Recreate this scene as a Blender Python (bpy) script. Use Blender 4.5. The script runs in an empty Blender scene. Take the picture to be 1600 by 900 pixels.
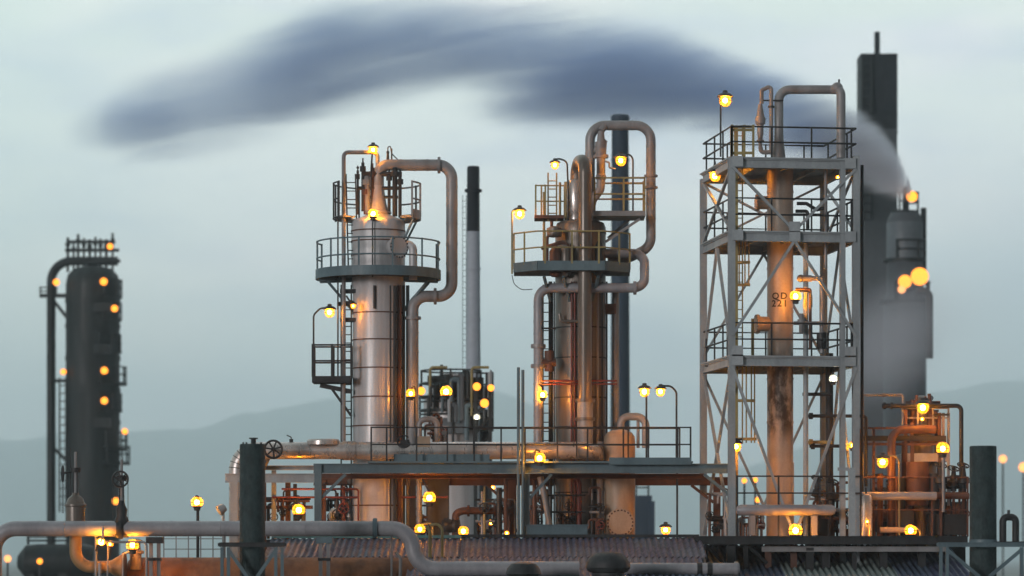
import bpy, bmesh, math, random
from mathutils import Vector, Matrix
random.seed(7)
SC = bpy.context.scene
COL = SC.collection
PI = math.pi
K, HY, CZ = 0.0002, 870.0, 9.0      # metres per photo pixel per metre of distance; horizon row; eye height

def W(x, y, d):
    return Vector(((x - 800) * K * d, d, CZ + (HY - y) * K * d))
def S(px, d):
    return px * K * d

# ------------------------------------------------------------------ mesh builder
class MB:
    def __init__(self):
        self.v, self.f, self.sm = [], [], []
    def add(self, vs, fs, smooth=False):
        n = len(self.v)
        self.v += [Vector(p) for p in vs]
        for q in fs:
            self.f.append([i + n for i in q]); self.sm.append(smooth)
        return self
    def box(self, c, s, M=None):
        c = Vector(c); hx, hy, hz = s[0] / 2, s[1] / 2, s[2] / 2
        vs = [Vector((a * hx, b * hy, e * hz)) for e in (-1, 1) for b in (-1, 1) for a in (-1, 1)]
        if M is not None: vs = [M @ p for p in vs]
        return self.add([c + p for p in vs], [(0, 2, 3, 1), (4, 5, 7, 6), (0, 1, 5, 4), (2, 6, 7, 3), (0, 4, 6, 2), (1, 3, 7, 5)])
    def frame(self, a, b, up=None):
        z = (b - a).normalized()
        u = up or (Vector((0, 0, 1)) if abs(z.z) < .95 else Vector((0, 1, 0)))
        x = u.cross(z).normalized(); y = z.cross(x)
        return x, y, z
    def beam(self, a, b, w, h=None, up=None):
        a, b = Vector(a), Vector(b); h = h or w
        x, y, z = self.frame(a, b, up)
        vs = [p + x * (sx * w / 2) + y * (sy * h / 2) for p in (a, b) for sx, sy in ((-1, -1), (1, -1), (1, 1), (-1, 1))]
        return self.add(vs, [(3, 2, 1, 0), (4, 5, 6, 7), (0, 1, 5, 4), (1, 2, 6, 5), (2, 3, 7, 6), (3, 0, 4, 7)])
    def ibeam(self, a, b, w, h, t=None, up=None):
        a, b = Vector(a), Vector(b); t = t or h * .12
        x, y, z = self.frame(a, b, up)
        pr = [(-w/2, -h/2), (w/2, -h/2), (w/2, -h/2+t), (t/2, -h/2+t), (t/2, h/2-t), (w/2, h/2-t), (w/2, h/2), (-w/2, h/2), (-w/2, h/2-t), (-t/2, h/2-t), (-t/2, -h/2+t), (-w/2, -h/2+t)]
        n = len(pr)
        vs = [p + x * q[0] + y * q[1] for p in (a, b) for q in pr]
        fs = [(i, (i + 1) % n, n + (i + 1) % n, n + i) for i in range(n)]
        for o in (0, n):
            fs += [(o, o+1, o+2, o+11), (o+3, o+4, o+9, o+10), (o+5, o+6, o+7, o+8)] 
        return self.add(vs, fs)
    def cyl(self, a, b, r0, r1=None, n=14, caps=True):
        a, b = Vector(a), Vector(b); r1 = r0 if r1 is None else r1
        x, y, z = self.frame(a, b)
        vs = [p + (x * math.cos(t) + y * math.sin(t)) * r for p, r in ((a, r0), (b, r1)) for t in [2 * PI * i / n for i in range(n)]]
        self.add(vs, [(i, (i + 1) % n, n + (i + 1) % n, n + i) for i in range(n)], True)
        if caps:
            m = len(self.v) - 2 * n
            self.f.append([m + n - 1 - i for i in range(n)]); self.sm.append(False)
            self.f.append([m + n + i for i in range(n)]); self.sm.append(False)
        return self
    def path(self, pts, bend, seg=7):
        pts = [Vector(p) for p in pts]; out = [pts[0]]
        for i in range(1, len(pts) - 1):
            p, a, b = pts[i], pts[i - 1], pts[i + 1]
            u, v = (a - p), (b - p); lu, lv = u.length, v.length; u.normalize(); v.normalize()
            ang = math.acos(max(-1, min(1, u.dot(v))))
            if ang > 3.0 or ang < .12 or bend <= 0: out.append(p); continue
            t = min(bend / math.tan(ang / 2), lu * .49, lv * .49); r = t * math.tan(ang / 2)
            c = p + (u + v).normalized() * (r / math.sin(ang / 2))
            s, e = p + u * t - c, p + v * t - c
            tot = s.angle(e)
            for k in range(seg + 1):
                w = k / seg
                out.append(c + (s * math.sin((1 - w) * tot) + e * math.sin(w * tot)) / math.sin(tot))
        out.append(pts[-1]); return out
    def tube(self, pts, r, bend=0, n=10, seg=7, caps=True, prof=None):
        P = self.path(pts, bend, seg)
        P = [p for i, p in enumerate(P) if i == 0 or (p - P[i - 1]).length > 1e-5]
        T = []
        for i in range(len(P)):
            a = P[max(0, i - 1)]; b = P[min(len(P) - 1, i + 1)]; T.append((b - a).normalized())
        x = Vector((0, 0, 1)).cross(T[0])
        if x.length < .1: x = Vector((0, 1, 0)).cross(T[0])
        x.normalize(); vs = []
        for i, p in enumerate(P):
            x = (x - T[i] * x.dot(T[i])).normalized(); y = T[i].cross(x)
            k = 1.0
            if 0 < i < len(P) - 1:
                c = (P[i] - P[i-1]).normalized().dot(T[i]); k = 1 / max(.5, c)
            rr = r if not callable(r) else r(i / (len(P) - 1))
            vs += [p + (x * math.cos(2 * PI * j / n) + y * math.sin(2 * PI * j / n)) * rr * (k if len(P) < 6 else 1) for j in range(n)]
        fs = [(i * n + j, i * n + (j + 1) % n, (i + 1) * n + (j + 1) % n, (i + 1) * n + j) for i in range(len(P) - 1) for j in range(n)]
        self.add(vs, fs, True)
        if caps:
            m = len(self.v) - len(vs)
            self.f.append([m + n - 1 - i for i in range(n)]); self.sm.append(False)
            e = m + (len(P) - 1) * n
            self.f.append([e + i for i in range(n)]); self.sm.append(False)
        return self
    def lathe(self, c, prof, n=28, axis=None, a0=0, a1=2 * PI):
        """prof: (r, h) along the axis from c"""
        c = Vector(c); z = Vector(axis or (0, 0, 1)).normalized()
        x = (Vector((0, 1, 0)) if abs(z.y) < .9 else Vector((0, 0, 1))).cross(z).normalized(); y = z.cross(x)
        vs = [c + z * h + (x * math.cos(2*PI*j/n) + y * math.sin(2*PI*j/n)) * max(r, 1e-4) for r, h in prof for j in range(n)]
        fs = [(i*n+j, i*n+(j+1) % n, (i+1)*n+(j+1) % n, (i+1)*n+j) for i in range(len(prof)-1) for j in range(n)]
        self.add(vs, fs, True)
        m = len(self.v) - len(vs); e = m + (len(prof) - 1) * n
        self.f.append([m + n - 1 - i for i in range(n)]); self.sm.append(False)
        self.f.append([e + i for i in range(n)]); self.sm.append(False)
        return self
    def ball(self, c, r, n=14, sz=1.0):
        m = 8
        return self.lathe(Vector(c), [(r * math.sin(PI * i / m), -r * sz * math.cos(PI * i / m)) for i in range(m + 1)], n)
    def torus(self, c, axis, R, r, n=28, m=8):
        c = Vector(c); z = Vector(axis).normalized()
        x = (Vector((0, 0, 1)) if abs(z.z) < .9 else Vector((0, 1, 0))).cross(z).normalized(); y = z.cross(x)
        vs = []
        for i in range(n):
            t = 2 * PI * i / n; q = x * math.cos(t) + y * math.sin(t)
            vs += [c + q * (R + r * math.cos(2*PI*j/m)) + z * (r * math.sin(2*PI*j/m)) for j in range(m)]
        return self.add(vs, [(i*m+j, i*m+(j+1) % m, ((i+1) % n)*m+(j+1) % m, ((i+1) % n)*m+j) for i in range(n) for j in range(m)], True)
    def sector(self, c, ri, ro, a0, a1, z0, z1, n=24):
        """closed annular slab; angles in degrees, -90 faces the camera"""
        c = Vector(c); vs = []
        for i in range(n + 1):
            t = math.radians(a0 + (a1 - a0) * i / n); q = Vector((math.cos(t), math.sin(t), 0))
            for r, z in ((ri, z0), (ro, z0), (ro, z1), (ri, z1)):
                vs.append(Vector((c.x, c.y, z)) + q * r)
        fs = [(4*i+k, 4*i+(k+1) % 4, 4*i+4+(k+1) % 4, 4*i+4+k) for i in range(n) for k in range(4)]
        if abs(a1 - a0) < 359.9: fs += [(3, 2, 1, 0), (4*n, 4*n+1, 4*n+2, 4*n+3)]
        return self.add(vs, fs)
    def prism(self, poly, z0, z1):
        n = len(poly)
        vs = [Vector((p[0], p[1], z)) for z in (z0, z1) for p in poly]
        return self.add(vs, [tuple(range(n - 1, -1, -1)), tuple(range(n, 2 * n))] + [(i, (i+1) % n, n+(i+1) % n, n+i) for i in range(n)])
    def rail(self, base, h=1.05, gap=1.1, r=.027, mids=(.5,), posts=None):
        base = [Vector(p) for p in base]; up = Vector((0, 0, 1))
        for k in (1.0,) + tuple(mids):
            self.tube([p + up * h * k for p in base], r, n=6)
        L = [0]
        for a, b in zip(base, base[1:]): L.append(L[-1] + (b - a).length)
        ts = posts if posts is not None else [i / max(1, round(L[-1] / gap)) for i in range(max(1, round(L[-1] / gap)) + 1)]
        for t in ts:
            s = t * L[-1]
            for i in range(len(base) - 1):
                if s <= L[i + 1] + 1e-6:
                    p = base[i].lerp(base[i + 1], (s - L[i]) / max(1e-6, L[i + 1] - L[i])); break
            self.beam(p, p + up * (h + r), r * 2.1)
        return self
    def ladder(self, a, b, w=.4, gap=.3, side=Vector((1, 0, 0)), r=.022):
        a, b = Vector(a), Vector(b); s = side.normalized() * w / 2
        self.beam(a - s, b - s, r * 2, r * 3); self.beam(a + s, b + s, r * 2, r * 3)
        n = int((b - a).length / gap)
        for i in range(1, n):
            p = a.lerp(b, i / n); self.cyl(p - s, p + s, r * .8, n=6)
        return self
    def cage(self, a, b, R=.36, gap=.9, face=-90):
        a, b = Vector(a), Vector(b); f = math.radians(face)
        n = max(2, int((b - a).length / gap)); cc = Vector((math.cos(f), math.sin(f), 0)) * R
        ang = [f + math.radians(t) for t in range(-150, 151, 25)]
        for i in range(n + 1):
            p = a.lerp(b, i / n) + cc
            self.tube([p + Vector((math.cos(t), math.sin(t), 0)) * R for t in ang], .02, n=5)
        for k in (1, 4, 6, 8, 11):
            o = cc + Vector((math.cos(ang[k]), math.sin(ang[k]), 0)) * R
            self.beam(a + o, b + o, .035, .015)
        return self
    def wheel(self, c, axis, R, spokes=6, r=None):
        c = Vector(c); z = Vector(axis).normalized(); r = r or R * .12
        self.torus(c, z, R, r)
        x = (Vector((0, 0, 1)) if abs(z.z) < .9 else Vector((0, 1, 0))).cross(z).normalized(); y = z.cross(x)
        for i in range(spokes):
            t = 2 * PI * i / spokes + .3; self.cyl(c, c + (x * math.cos(t) + y * math.sin(t)) * R, r * .8, n=6)
        self.cyl(c - z * r * 2, c + z * r * 2, R * .22, n=10)
        return self
    def build(self, name, mat, parent=None, angle=35):
        off = Vector((0, 0, 0)); q = parent
        while q is not None:
            off += q.location; q = q.parent
        me = bpy.data.meshes.new(name)
        me.from_pydata([p - off for p in self.v], [], self.f)
        me.polygons.foreach_set('use_smooth', self.sm)
        me.validate(); me.update()
        bm = bmesh.new(); bm.from_mesh(me); bmesh.ops.recalc_face_normals(bm, faces=bm.faces); bm.to_mesh(me); bm.free()
        if any(self.sm): me.set_sharp_from_angle(angle=math.radians(angle))
        o = bpy.data.objects.new(name, me); COL.objects.link(o)
        if mat: me.materials.append(mat)
        o.parent = parent
        return o

def tag(o, label, cat, group=None, kind=None):
    if label: o['label'] = label
    if cat: o['category'] = cat
    if group: o['group'] = group
    if kind or cat: o['kind'] = kind or 'thing'
    return o
def thing(name, label, cat, loc=(0, 0, 0), group=None):
    o = bpy.data.objects.new(name, None); COL.objects.link(o)
    o.empty_display_size = .2; o.location = loc
    return tag(o, label, cat, group, 'thing')
def arc(c, r, a0, a1, z, n=20):
    return [Vector((c.x + r * math.cos(math.radians(a0 + (a1 - a0) * i / n)), c.y + r * math.sin(math.radians(a0 + (a1 - a0) * i / n)), z)) for i in range(n + 1)]
def polar(c, r, a, z):
    return Vector((c.x + r * math.cos(math.radians(a)), c.y + r * math.sin(math.radians(a)), z))

# ------------------------------------------------------------------ materials
class NT:
    def __init__(self, nt): self.t = nt; self.n = nt.nodes; self.l = nt.links
    def new(self, kind, **kw):
        n = self.n.new(kind)
        for k, v in kw.items():
            if hasattr(n, k): setattr(n, k, v)
        return n
    def put(self, sock, v):
        if hasattr(v, 'is_linked') or hasattr(v, 'links'): self.l.new(v, sock)
        else: sock.default_value = v
    def math(self, op, a, b=0.0, c=0.0, clamp=False):
        n = self.new('ShaderNodeMath', operation=op, use_clamp=clamp)
        for s, v in zip(n.inputs, (a, b, c)): self.put(s, v)
        return n.outputs[0]
    def mix(self, f, a, b, mode='MIX'):
        n = self.new('ShaderNodeMix', data_type='RGBA', blend_type=mode)
        self.put(n.inputs[0], f); self.put(n.inputs[6], a); self.put(n.inputs[7], b)
        return n.outputs[2]
    def noise(self, vec, scale, detail=4, rough=.55, lo=0.0, hi=1.0):
        n = self.new('ShaderNodeTexNoise'); n.inputs['Scale'].default_value = scale
        n.inputs['Detail'].default_value = detail; n.inputs['Roughness'].default_value = rough
        self.l.new(vec, n.inputs['Vector'])
        m = self.new('ShaderNodeMapRange', interpolation_type='SMOOTHSTEP'); self.l.new(n.outputs[0], m.inputs[0])
        m.inputs[1].default_value = lo; m.inputs[2].default_value = hi
        return m.outputs[0]
    def scaled(self, vec, s):
        n = self.new('ShaderNodeVectorMath', operation='MULTIPLY'); self.l.new(vec, n.inputs[0]); n.inputs[1].default_value = s
        return n.outputs[0]
def c4(c): return (c[0], c[1], c[2], 1.0)
def mat(name, c1, c2=None, rough=.55, metal=0.0, scale=2.5, rust=0.0, rustc=(.16, .06, .025), streak=.35, lo=.35, hi=.7, bump=.15, spec=.4, coat=0):
    m = bpy.data.materials.new(name); m.use_nodes = True
    t = NT(m.node_tree); b = t.n['Principled BSDF']
    pos = t.new('ShaderNodeNewGeometry').outputs['Position']
    c2 = c2 or tuple(x * .72 for x in c1)
    vert = t.scaled(pos, (1, 1, streak))
    col = t.mix(t.noise(vert, scale, 6, .6, lo, hi), c4(c1), c4(c2))
    fine = t.noise(pos, scale * 9, 3, .6, .3, .75)
    col = t.mix(t.math('MULTIPLY', fine, .3), col, c4(tuple(x * .55 for x in c1)))
    if rust > 0:
        rf = t.noise(t.scaled(pos, (1, 1, .3)), scale * 1.9, 8, .68, 1 - rust * .62, 1 - rust * .62 + .14)
        col = t.mix(rf, col, c4(rustc))
        t.put(b.inputs['Metallic'], t.math('MULTIPLY', t.math('SUBTRACT', 1.0, rf), metal))
    else:
        b.inputs['Metallic'].default_value = metal
    t.put(b.inputs['Base Color'], col)
    t.put(b.inputs['Roughness'], t.math('MULTIPLY_ADD', t.noise(vert, scale * 3, 4, .6, .3, .7), .22, rough - .08))
    b.inputs['Specular IOR Level'].default_value = spec
    if bump > 0:
        bn = t.new('ShaderNodeBump'); bn.inputs['Strength'].default_value = bump; bn.inputs['Distance'].default_value = .02
        t.put(bn.inputs['Height'], t.noise(pos, scale * 5, 5, .6)); t.put(b.inputs['Normal'], bn.outputs[0])
    return m
def emit(name, c, s):
    m = bpy.data.materials.new(name); m.use_nodes = True; t = NT(m.node_tree); t.n.clear()
    e = t.new('ShaderNodeEmission'); e.inputs[0].default_value = c4(c); e.inputs[1].default_value = s
    o = t.new('ShaderNodeOutputMaterial'); t.l.new(e.outputs[0], o.inputs[0]); return m
def halo_glass(name, tint, glow):
    m = bpy.data.materials.new(name); m.use_nodes = True; t = NT(m.node_tree); t.n.clear()
    tr = t.new('ShaderNodeBsdfTransparent'); tr.inputs[0].default_value = c4(tint)
    e = t.new('ShaderNodeEmission'); e.inputs[0].default_value = c4(glow); e.inputs[1].default_value = 1  # the shell itself emits, to draw the halo of light round the bulb
    a = t.new('ShaderNodeAddShader'); t.l.new(tr.outputs[0], a.inputs[0]); t.l.new(e.outputs[0], a.inputs[1])
    o = t.new('ShaderNodeOutputMaterial'); t.l.new(a.outputs[0], o.inputs[0]); return m

M = {}
M['clad'] = mat('aluminium_cladding', (.52, .52, .54), (.36, .36, .38), rough=.40, metal=.12, scale=2.4, rust=.40, rustc=(.20, .13, .08), streak=.045, bump=.1)
M['clad_pipe'] = mat('pipe_cladding', (.56, .54, .53), (.36, .34, .34), rough=.3, metal=.6, scale=1.6, rust=.38, rustc=(.20, .12, .07), bump=.08)
M['dark_clad'] = mat('weathered_dark_cladding', (.17, .15, .135), (.085, .072, .062), rough=.38, metal=.3, scale=2.6, rust=.52, rustc=(.12, .065, .035), streak=.05)
M['pipe'] = mat('grey_painted_pipe', (.29, .295, .325), (.20, .20, .225), rough=.42, metal=.1, scale=1.2, rust=.36, rustc=(.17, .10, .06))
M['tan_pipe'] = mat('dull_insulated_pipe', (.255, .26, .275), (.165, .16, .165), rough=.5, metal=.15, scale=1.6, rust=.5, rustc=(.15, .085, .05))
M['steel'] = mat('blue_grey_steel', (.10, .155, .185), (.065, .105, .13), rough=.5, scale=1.6, rust=.38, rustc=(.12, .07, .045))
M['tower'] = mat('pale_tower_steel', (.31, .35, .38), (.21, .24, .265), rough=.5, scale=1.5, rust=.44, rustc=(.17, .10, .07))
M['dark'] = mat('dark_steel', (.028, .031, .036), (.015, .017, .02), rough=.55, metal=.2, scale=3, rust=.42, rustc=(.055, .028, .017))
M['brown'] = mat('brown_primer_steel', (.105, .048, .032), (.055, .027, .02), rough=.6, scale=2.2, rust=.45, rustc=(.06, .03, .02))
M['red'] = mat('red_painted_steel', (.16, .03, .022), (.09, .02, .018), rough=.5, scale=3, rust=.4)
M['yellow'] = mat('olive_yellow_steel', (.30, .25, .10), (.18, .15, .07), rough=.55, scale=3, rust=.45, rustc=(.12, .07, .03))
M['rust'] = mat('rusty_iron', (.23, .095, .04), (.10, .04, .022), rough=.75, scale=1.8, rust=.5, rustc=(.05, .026, .018), streak=.5, bump=.4)
M['tank'] = mat('tan_vessel_paint', (.40, .31, .23), (.28, .20, .14), rough=.5, scale=1.5, rust=.48, rustc=(.17, .085, .04), streak=.2)
M['lamp_orange'] = mat('lamp_orange_pipe', (.30, .19, .085), (.20, .12, .055), rough=.5, scale=2, rust=.4, rustc=(.12, .065, .035))  # the sodium lamps' orange light is worked into this base colour
M['green'] = mat('dark_green_paint', (.022, .042, .046), (.008, .018, .021), rough=.7, scale=4.5, rust=.46, rustc=(.045, .042, .036), bump=.6, streak=.6)
M['black'] = mat('black_chimney_paint', (.007, .013, .022), (.005, .009, .015), rough=.7, scale=.6)
M['white'] = mat('chalky_white_paint', (.36, .41, .48), (.27, .31, .37), rough=.6, scale=.5, rust=.3, rustc=(.3, .29, .28), streak=.1)
M['grey_stack'] = mat('grey_stack_cladding', (.085, .10, .115), (.06, .072, .085), rough=.7, scale=.3, streak=.1)
M['navy'] = mat('slate_blue_stack', (.03, .055, .09), (.02, .036, .06), rough=.65, scale=.5, streak=.2)
M['far'] = mat('far_grey_steel', (.012, .019, .023), (.007, .011, .013), rough=.6, scale=.6, rust=.4, rustc=(.05, .035, .025), streak=.2)
M['far_pale'] = mat('far_pale_cladding', (.11, .135, .155), (.07, .09, .105), rough=.55, scale=.5)
M['roof1'] = mat('violet_grey_sheet', (.058, .072, .135), (.036, .046, .09), rough=.6, scale=1.6, rust=.42, rustc=(.045, .04, .05))
M['roof2'] = mat('blue_grey_sheet', (.075, .105, .165), (.048, .068, .11), rough=.6, scale=1.6, rust=.42, rustc=(.05, .045, .05))
M['roof3'] = mat('pale_green_sheet', (.22, .27, .27), (.15, .19, .19), rough=.6, scale=1.6, rust=.4, rustc=(.09, .07, .05))
M['ridge'] = mat('turquoise_flashing', (.08, .20, .20), (.05, .12, .12), rough=.6, scale=3, rust=.5, rustc=(.06, .05, .05))
M['shed'] = mat('shed_wall_sheet', (.09, .09, .10), (.06, .06, .065), rough=.7, scale=1.5, rust=.4)
M['foil'] = mat('crumpled_foil_wrap', (.6, .58, .55), (.4, .38, .36), rough=.3, metal=.7, scale=6, bump=.8)
M['ground'] = mat('gravel_ground', (.13, .12, .105), (.085, .08, .07), rough=.9, scale=.35, streak=1, bump=.3)
M['hill'] = mat('haze_paled_hillside', (.26, .33, .33), (.20, .26, .27), rough=.95, scale=.012, streak=1, bump=0)  # pale blue green: part of the distance haze is mixed into this colour
M['hood'] = mat('lamp_hood_enamel', (.05, .05, .05), (.03, .03, .03), rough=.5, scale=8)
M['globe'] = halo_glass('amber_halo_glass', (.95, .80, .5), (1.5, .34, .018))
M['globe_w'] = halo_glass('clear_halo_glass', (.95, .95, .9), (.6, .58, .45))
AMB = (1.0, .37, .025)
M['bulb'] = emit('sodium_bulb', AMB, 310); M['bulb_lo'] = emit('weak_sodium_bulb', AMB, 190); M['bulb_hi'] = emit('strong_sodium_bulb', AMB, 460)
M['bulb_s'] = emit('small_sodium_bulb', AMB, 130)
M['bulb_far'] = emit('far_sodium_bulb', (1.0, .29, .03), 2.1)
M['bulb_dim'] = emit('dim_far_bulb', (1.0, .36, .12), 1.7)
M['bulb_w'] = emit('white_bulb', (1.0, .93, .7), 22)

# ------------------------------------------------------------------ lamps
AMBER = 'amber sodium lamps of the plant'
def lamp(x, y, d, label, post=None, g=.16, kind='near', hood=True, pr=.028, pm=None, name='sodium_lamp', br=.46):
    c = W(x, y, d); g *= random.uniform(.9, 1.15) if kind == 'near' else random.uniform(.85, 1.1)
    t = thing(name, label, 'lamp', c, AMBER)
    if kind in ('near', 'small'):
        MB().ball(c, g, 18).build('globe', M['globe'], t)
        MB().ball(c, g * br * random.uniform(.9, 1.12), 14).build('bulb', M[random.choice(('bulb', 'bulb_lo', 'bulb_hi', 'bulb'))] if kind == 'near' else M['bulb_s'], t)
    elif kind == 'white':
        MB().ball(c, g, 18).build('globe', M['globe_w'], t)
        MB().ball(c, g * br, 14).build('bulb', M['bulb_w'], t)
    else:
        MB().ball(c, g, 14).build('bulb', M['bulb_far'] if kind == 'far' else M['bulb_dim'], t)
    if hood:
        h = MB(); h.lathe(c, [(g * 1.25, g * .62), (g * 1.38, g * .60), (g * 1.30, g * .80), (g * .95, g * 1.12), (g * .45, g * 1.28), (g * .40, g * 1.65), (g * .15, g * 1.7)], 18)
        ho = h.build('hood', M['hood'], t)
        wg = MB(); wg.torus(c - Vector((0, 0, g * .1)), (0, 0, 1), g * 1.06, g * .06, 18, 5)
        for k in range(4):
            wg.tube([c + Vector((math.cos(PI/2*k+.4) * g * 1.06 * math.sin(q), math.sin(PI/2*k+.4) * g * 1.06 * math.sin(q), g * 1.06 * math.cos(q))) for q in (.9, 1.3, 1.7, 2.2, 2.7, 3.1)], g * .05, n=4)
        wg.build('guard', M['hood'], ho)
    elif kind in ('near', 'small', 'white'):
        so = MB().lathe(c, [(g * .35, -g * 1.45), (g * .55, -g * 1.4), (g * .6, -g * .95), (g * .85, -g * .80), (g * .9, -g * .66), (g * .6, -g * .7)], 14).build('socket', M['hood'], t)
        wg = MB(); wg.torus(c, (0, 0, 1), g * 1.07, g * .06, 18, 5)
        for k in range(3): wg.torus(c, (math.cos(k * PI / 3 + .5), math.sin(k * PI / 3 + .5), 0), g * 1.07, g * .05, 18, 4)
        wg.build('guard', M['hood'], so)
    elif kind in ('far', 'dim'):
        MB().box(c + Vector((0, g * 1.05, 0)), (g * 1.3, g * .5, g * 1.3)).build('housing', M['hood'], t)
    if post:
        pts = [c + Vector((0, 0, g * 1.6))] if hood else [c + Vector((0, 0, g * (.97 if post[0][1] < y else -.97)))]
        for p in post: pts.append(W(p[0], p[1], p[2] if len(p) > 2 else d))
        MB().tube(pts, pr, bend=.22, n=8).build('post', pm or M['dark'], t)
    return t

def flange(mb, p, axis, r, t=.05, n=18):
    p = Vector(p); a = Vector(axis).normalized()
    mb.cyl(p - a * t, p + a * t, r, n=n); mb.cyl(p - a * t * .25, p + a * t * .25, r * 1.03, n=n)
    return mb
def bolted(mb, c, axis, R, n=16, r=.03):
    c = Vector(c); z = Vector(axis).normalized()
    x = (Vector((0, 0, 1)) if abs(z.z) < .9 else Vector((0, 1, 0))).cross(z).normalized(); y = z.cross(x)
    N = n * 4; vs = []                      # one toothed ring: the nuts stand up from it
    for i in range(N):
        q = x * math.cos(2*PI*i/N) + y * math.sin(2*PI*i/N); h = .05 if i % 4 in (0, 1) else .012
        for rr, hh in ((R - r, -h), (R + r, -h), (R + r, h), (R - r, h)): vs.append(c + q * rr + z * hh)
    mb.add(vs, [(4*i+k, 4*i+(k+1) % 4, 4*((i+1) % N)+(k+1) % 4, 4*((i+1) % N)+k) for i in range(N) for k in range(4)])
    return mb
def shell_prof(pts, bands, dr=.014, bh=.035):
    """lathe profile with insulation bands standing proud; pts (r,z) rising"""
    out = []
    for (r0, z0), (r1, z1) in zip(pts, pts[1:]):
        out.append((r0, z0))
        if abs(r0 - r1) < 1e-6:
            for b in sorted(bands):
                if z0 + .06 < b < z1 - .06: out += [(r0, b - bh), (r0 + dr, b - bh), (r0 + dr, b + bh), (r0, b + bh)]
    out.append(pts[-1]); return out

def seams(parent, pts, r, mt, w=.03):
    """cladding seam bands round a pipe: pts = (x, y, d, axis)"""
    for x, y, d, a in pts:
        p = W(x, y, d); a = Vector(a).normalized()
        MB().cyl(p - a * w, p + a * w, r * 1.045, n=18).build('seam_band', M[mt], parent)

def bands_on(parent, C, r, zs, mt, name='insulation_band'):
    for q in zs: MB().cyl(flat_(C, q - .022), flat_(C, q + .022), r + .017, n=44).build(name, M[mt], parent)
def flat_(p, z): return Vector((p.x, p.y, z))
UP = Vector((0, 0, 1))
def Z(y, d): return CZ + (HY - y) * K * d
def flat(p, z): return Vector((p.x, p.y, z))

# ================================================================== wide grey column
D1 = 101.5
c1 = W(591, 870, D1); C1 = flat(c1, 0)
col1 = thing('process_column', 'wide grey clad column with a round railed platform, behind the big silver pipe', 'process column', C1, 'clad process columns')
r1, r1u = S(40, D1), S(42, D1)
z = lambda y: Z(y, D1)
bands = [z(q) for q in (362, 378, 400, 490, 532, 576, 621, 666, 700, 745, 790)]
MB().lathe(C1, shell_prof([(r1, 0), (r1, z(452)), (r1u, z(446)), (r1u, z(350)), (r1u * .95, z(345)), (r1u * .45, z(336)), (r1u * .40, z(333))], bands), 48).build('shell', M['clad'], col1)
bands_on(col1, C1, r1, [q for q in bands if q < z(455)], 'brown'); bands_on(col1, C1, r1u, [q for q in bands if q > z(445)], 'brown')
# nozzle cone
nz = MB(); nz.lathe(C1, [(.42, z(334)), (.42, z(331)), (.33, z(331)), (.26, z(318)), (.20, z(300)), (.19, z(290))], 24)
nozzle = nz.build('nozzle', M['pipe'], col1)
bolted(MB(), flat(C1, z(332.5)), UP, .37, 14, .022).build('bolts', M['dark'], nozzle) if False else None
# overhead pipe
rp = S(9, D1)
oh = MB(); oh.tube([W(591, 292, D1), W(591, 258, D1), W(706, 258, D1), W(706, 463, D1), W(645, 463, D1 - .2), W(645, 700, D1 - .2)], rp, bend=.44, n=18, seg=10)
ohp = oh.build('overhead_pipe', M['tan_pipe'], col1)
for p, a in ((W(686, 258, D1), (1, 0, 0)), (W(680, 463, D1 - .1), (1, 0, 0)), (W(645, 497, D1 - .2), UP)):
    flange(MB(), p, a, rp * 1.42, .045).build('flange', M['tan_pipe'], ohp)
XX, ZZ = (1, 0, 0), (0, 0, 1)
seams(ohp, [(626, 258, D1, XX), (648, 258, D1, XX), (668, 258, D1, XX)] + [(706, y, D1, ZZ) for y in (292, 320, 350, 382, 412)] + [(645, y, D1 - .2, ZZ) for y in (520, 550, 585, 622, 656)], rp, 'tan_pipe')
mb = MB(); mb.cyl(W(612, 256, D1), W(612, 232, D1), .025, n=8); mb.ball(W(606, 238, D1), .05); mb.tube([W(606, 238, D1), W(606, 230, D1), W(610, 228, D1), W(612, 240, D1), W(622, 250, D1)], .018, .06); mb.cyl(W(606, 254, D1), W(606, 236, D1), .05, .035, n=10)
mb.build('vent_valve', M['dark'], ohp)
# manway facing right of camera
pm = polar(C1, r1u, -52, z(390))
ax = Vector((math.cos(math.radians(-52)), math.sin(math.radians(-52)), 0))
mb = MB(); mb.cyl(pm - ax * .2, pm + ax * .20, .28, n=24); flange(mb, pm + ax * .23, ax, .36, .05, 28)
mw = mb.build('manway', M['clad'], col1)
bolted(MB(), pm + ax * .25, ax, .325, 20, .022).build('bolt_ring', M['dark'], mw)
MB().tube([polar(C1, r1u, -30, z(385)), polar(C1, r1u + .45, -30, z(385)), polar(C1, r1u + .45, -30, z(440))], .13, .2, n=12).build('side_nozzle', M['clad'], col1)
# main platform
zp = z(431)
pf = MB().sector(C1, r1u + .03, S(97, D1), -200, 20, zp - .07, zp, 40).build('platform', M['dark'], col1)
MB().sector(C1, S(96, D1), S(98, D1), -200, 20, zp - .13, zp + .17, 40).build('toe_board', M['steel'], pf)
MB().rail(arc(C1, S(97, D1) - .02, -200, 20, zp, 36), 1.05, 1.0).build('railing', M['steel'], pf)
for a in (-192, -168, -14, 10):
    br = MB(); br.beam(polar(C1, r1 - .02, a, zp - .12), polar(C1, S(94, D1), a, zp - .14), .09, .12); br.beam(polar(C1, r1 - .02, a, zp - 1.15), polar(C1, S(80, D1), a, zp - .2), .07, .07)
    br.build('bracket', M['steel'], pf)
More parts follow.
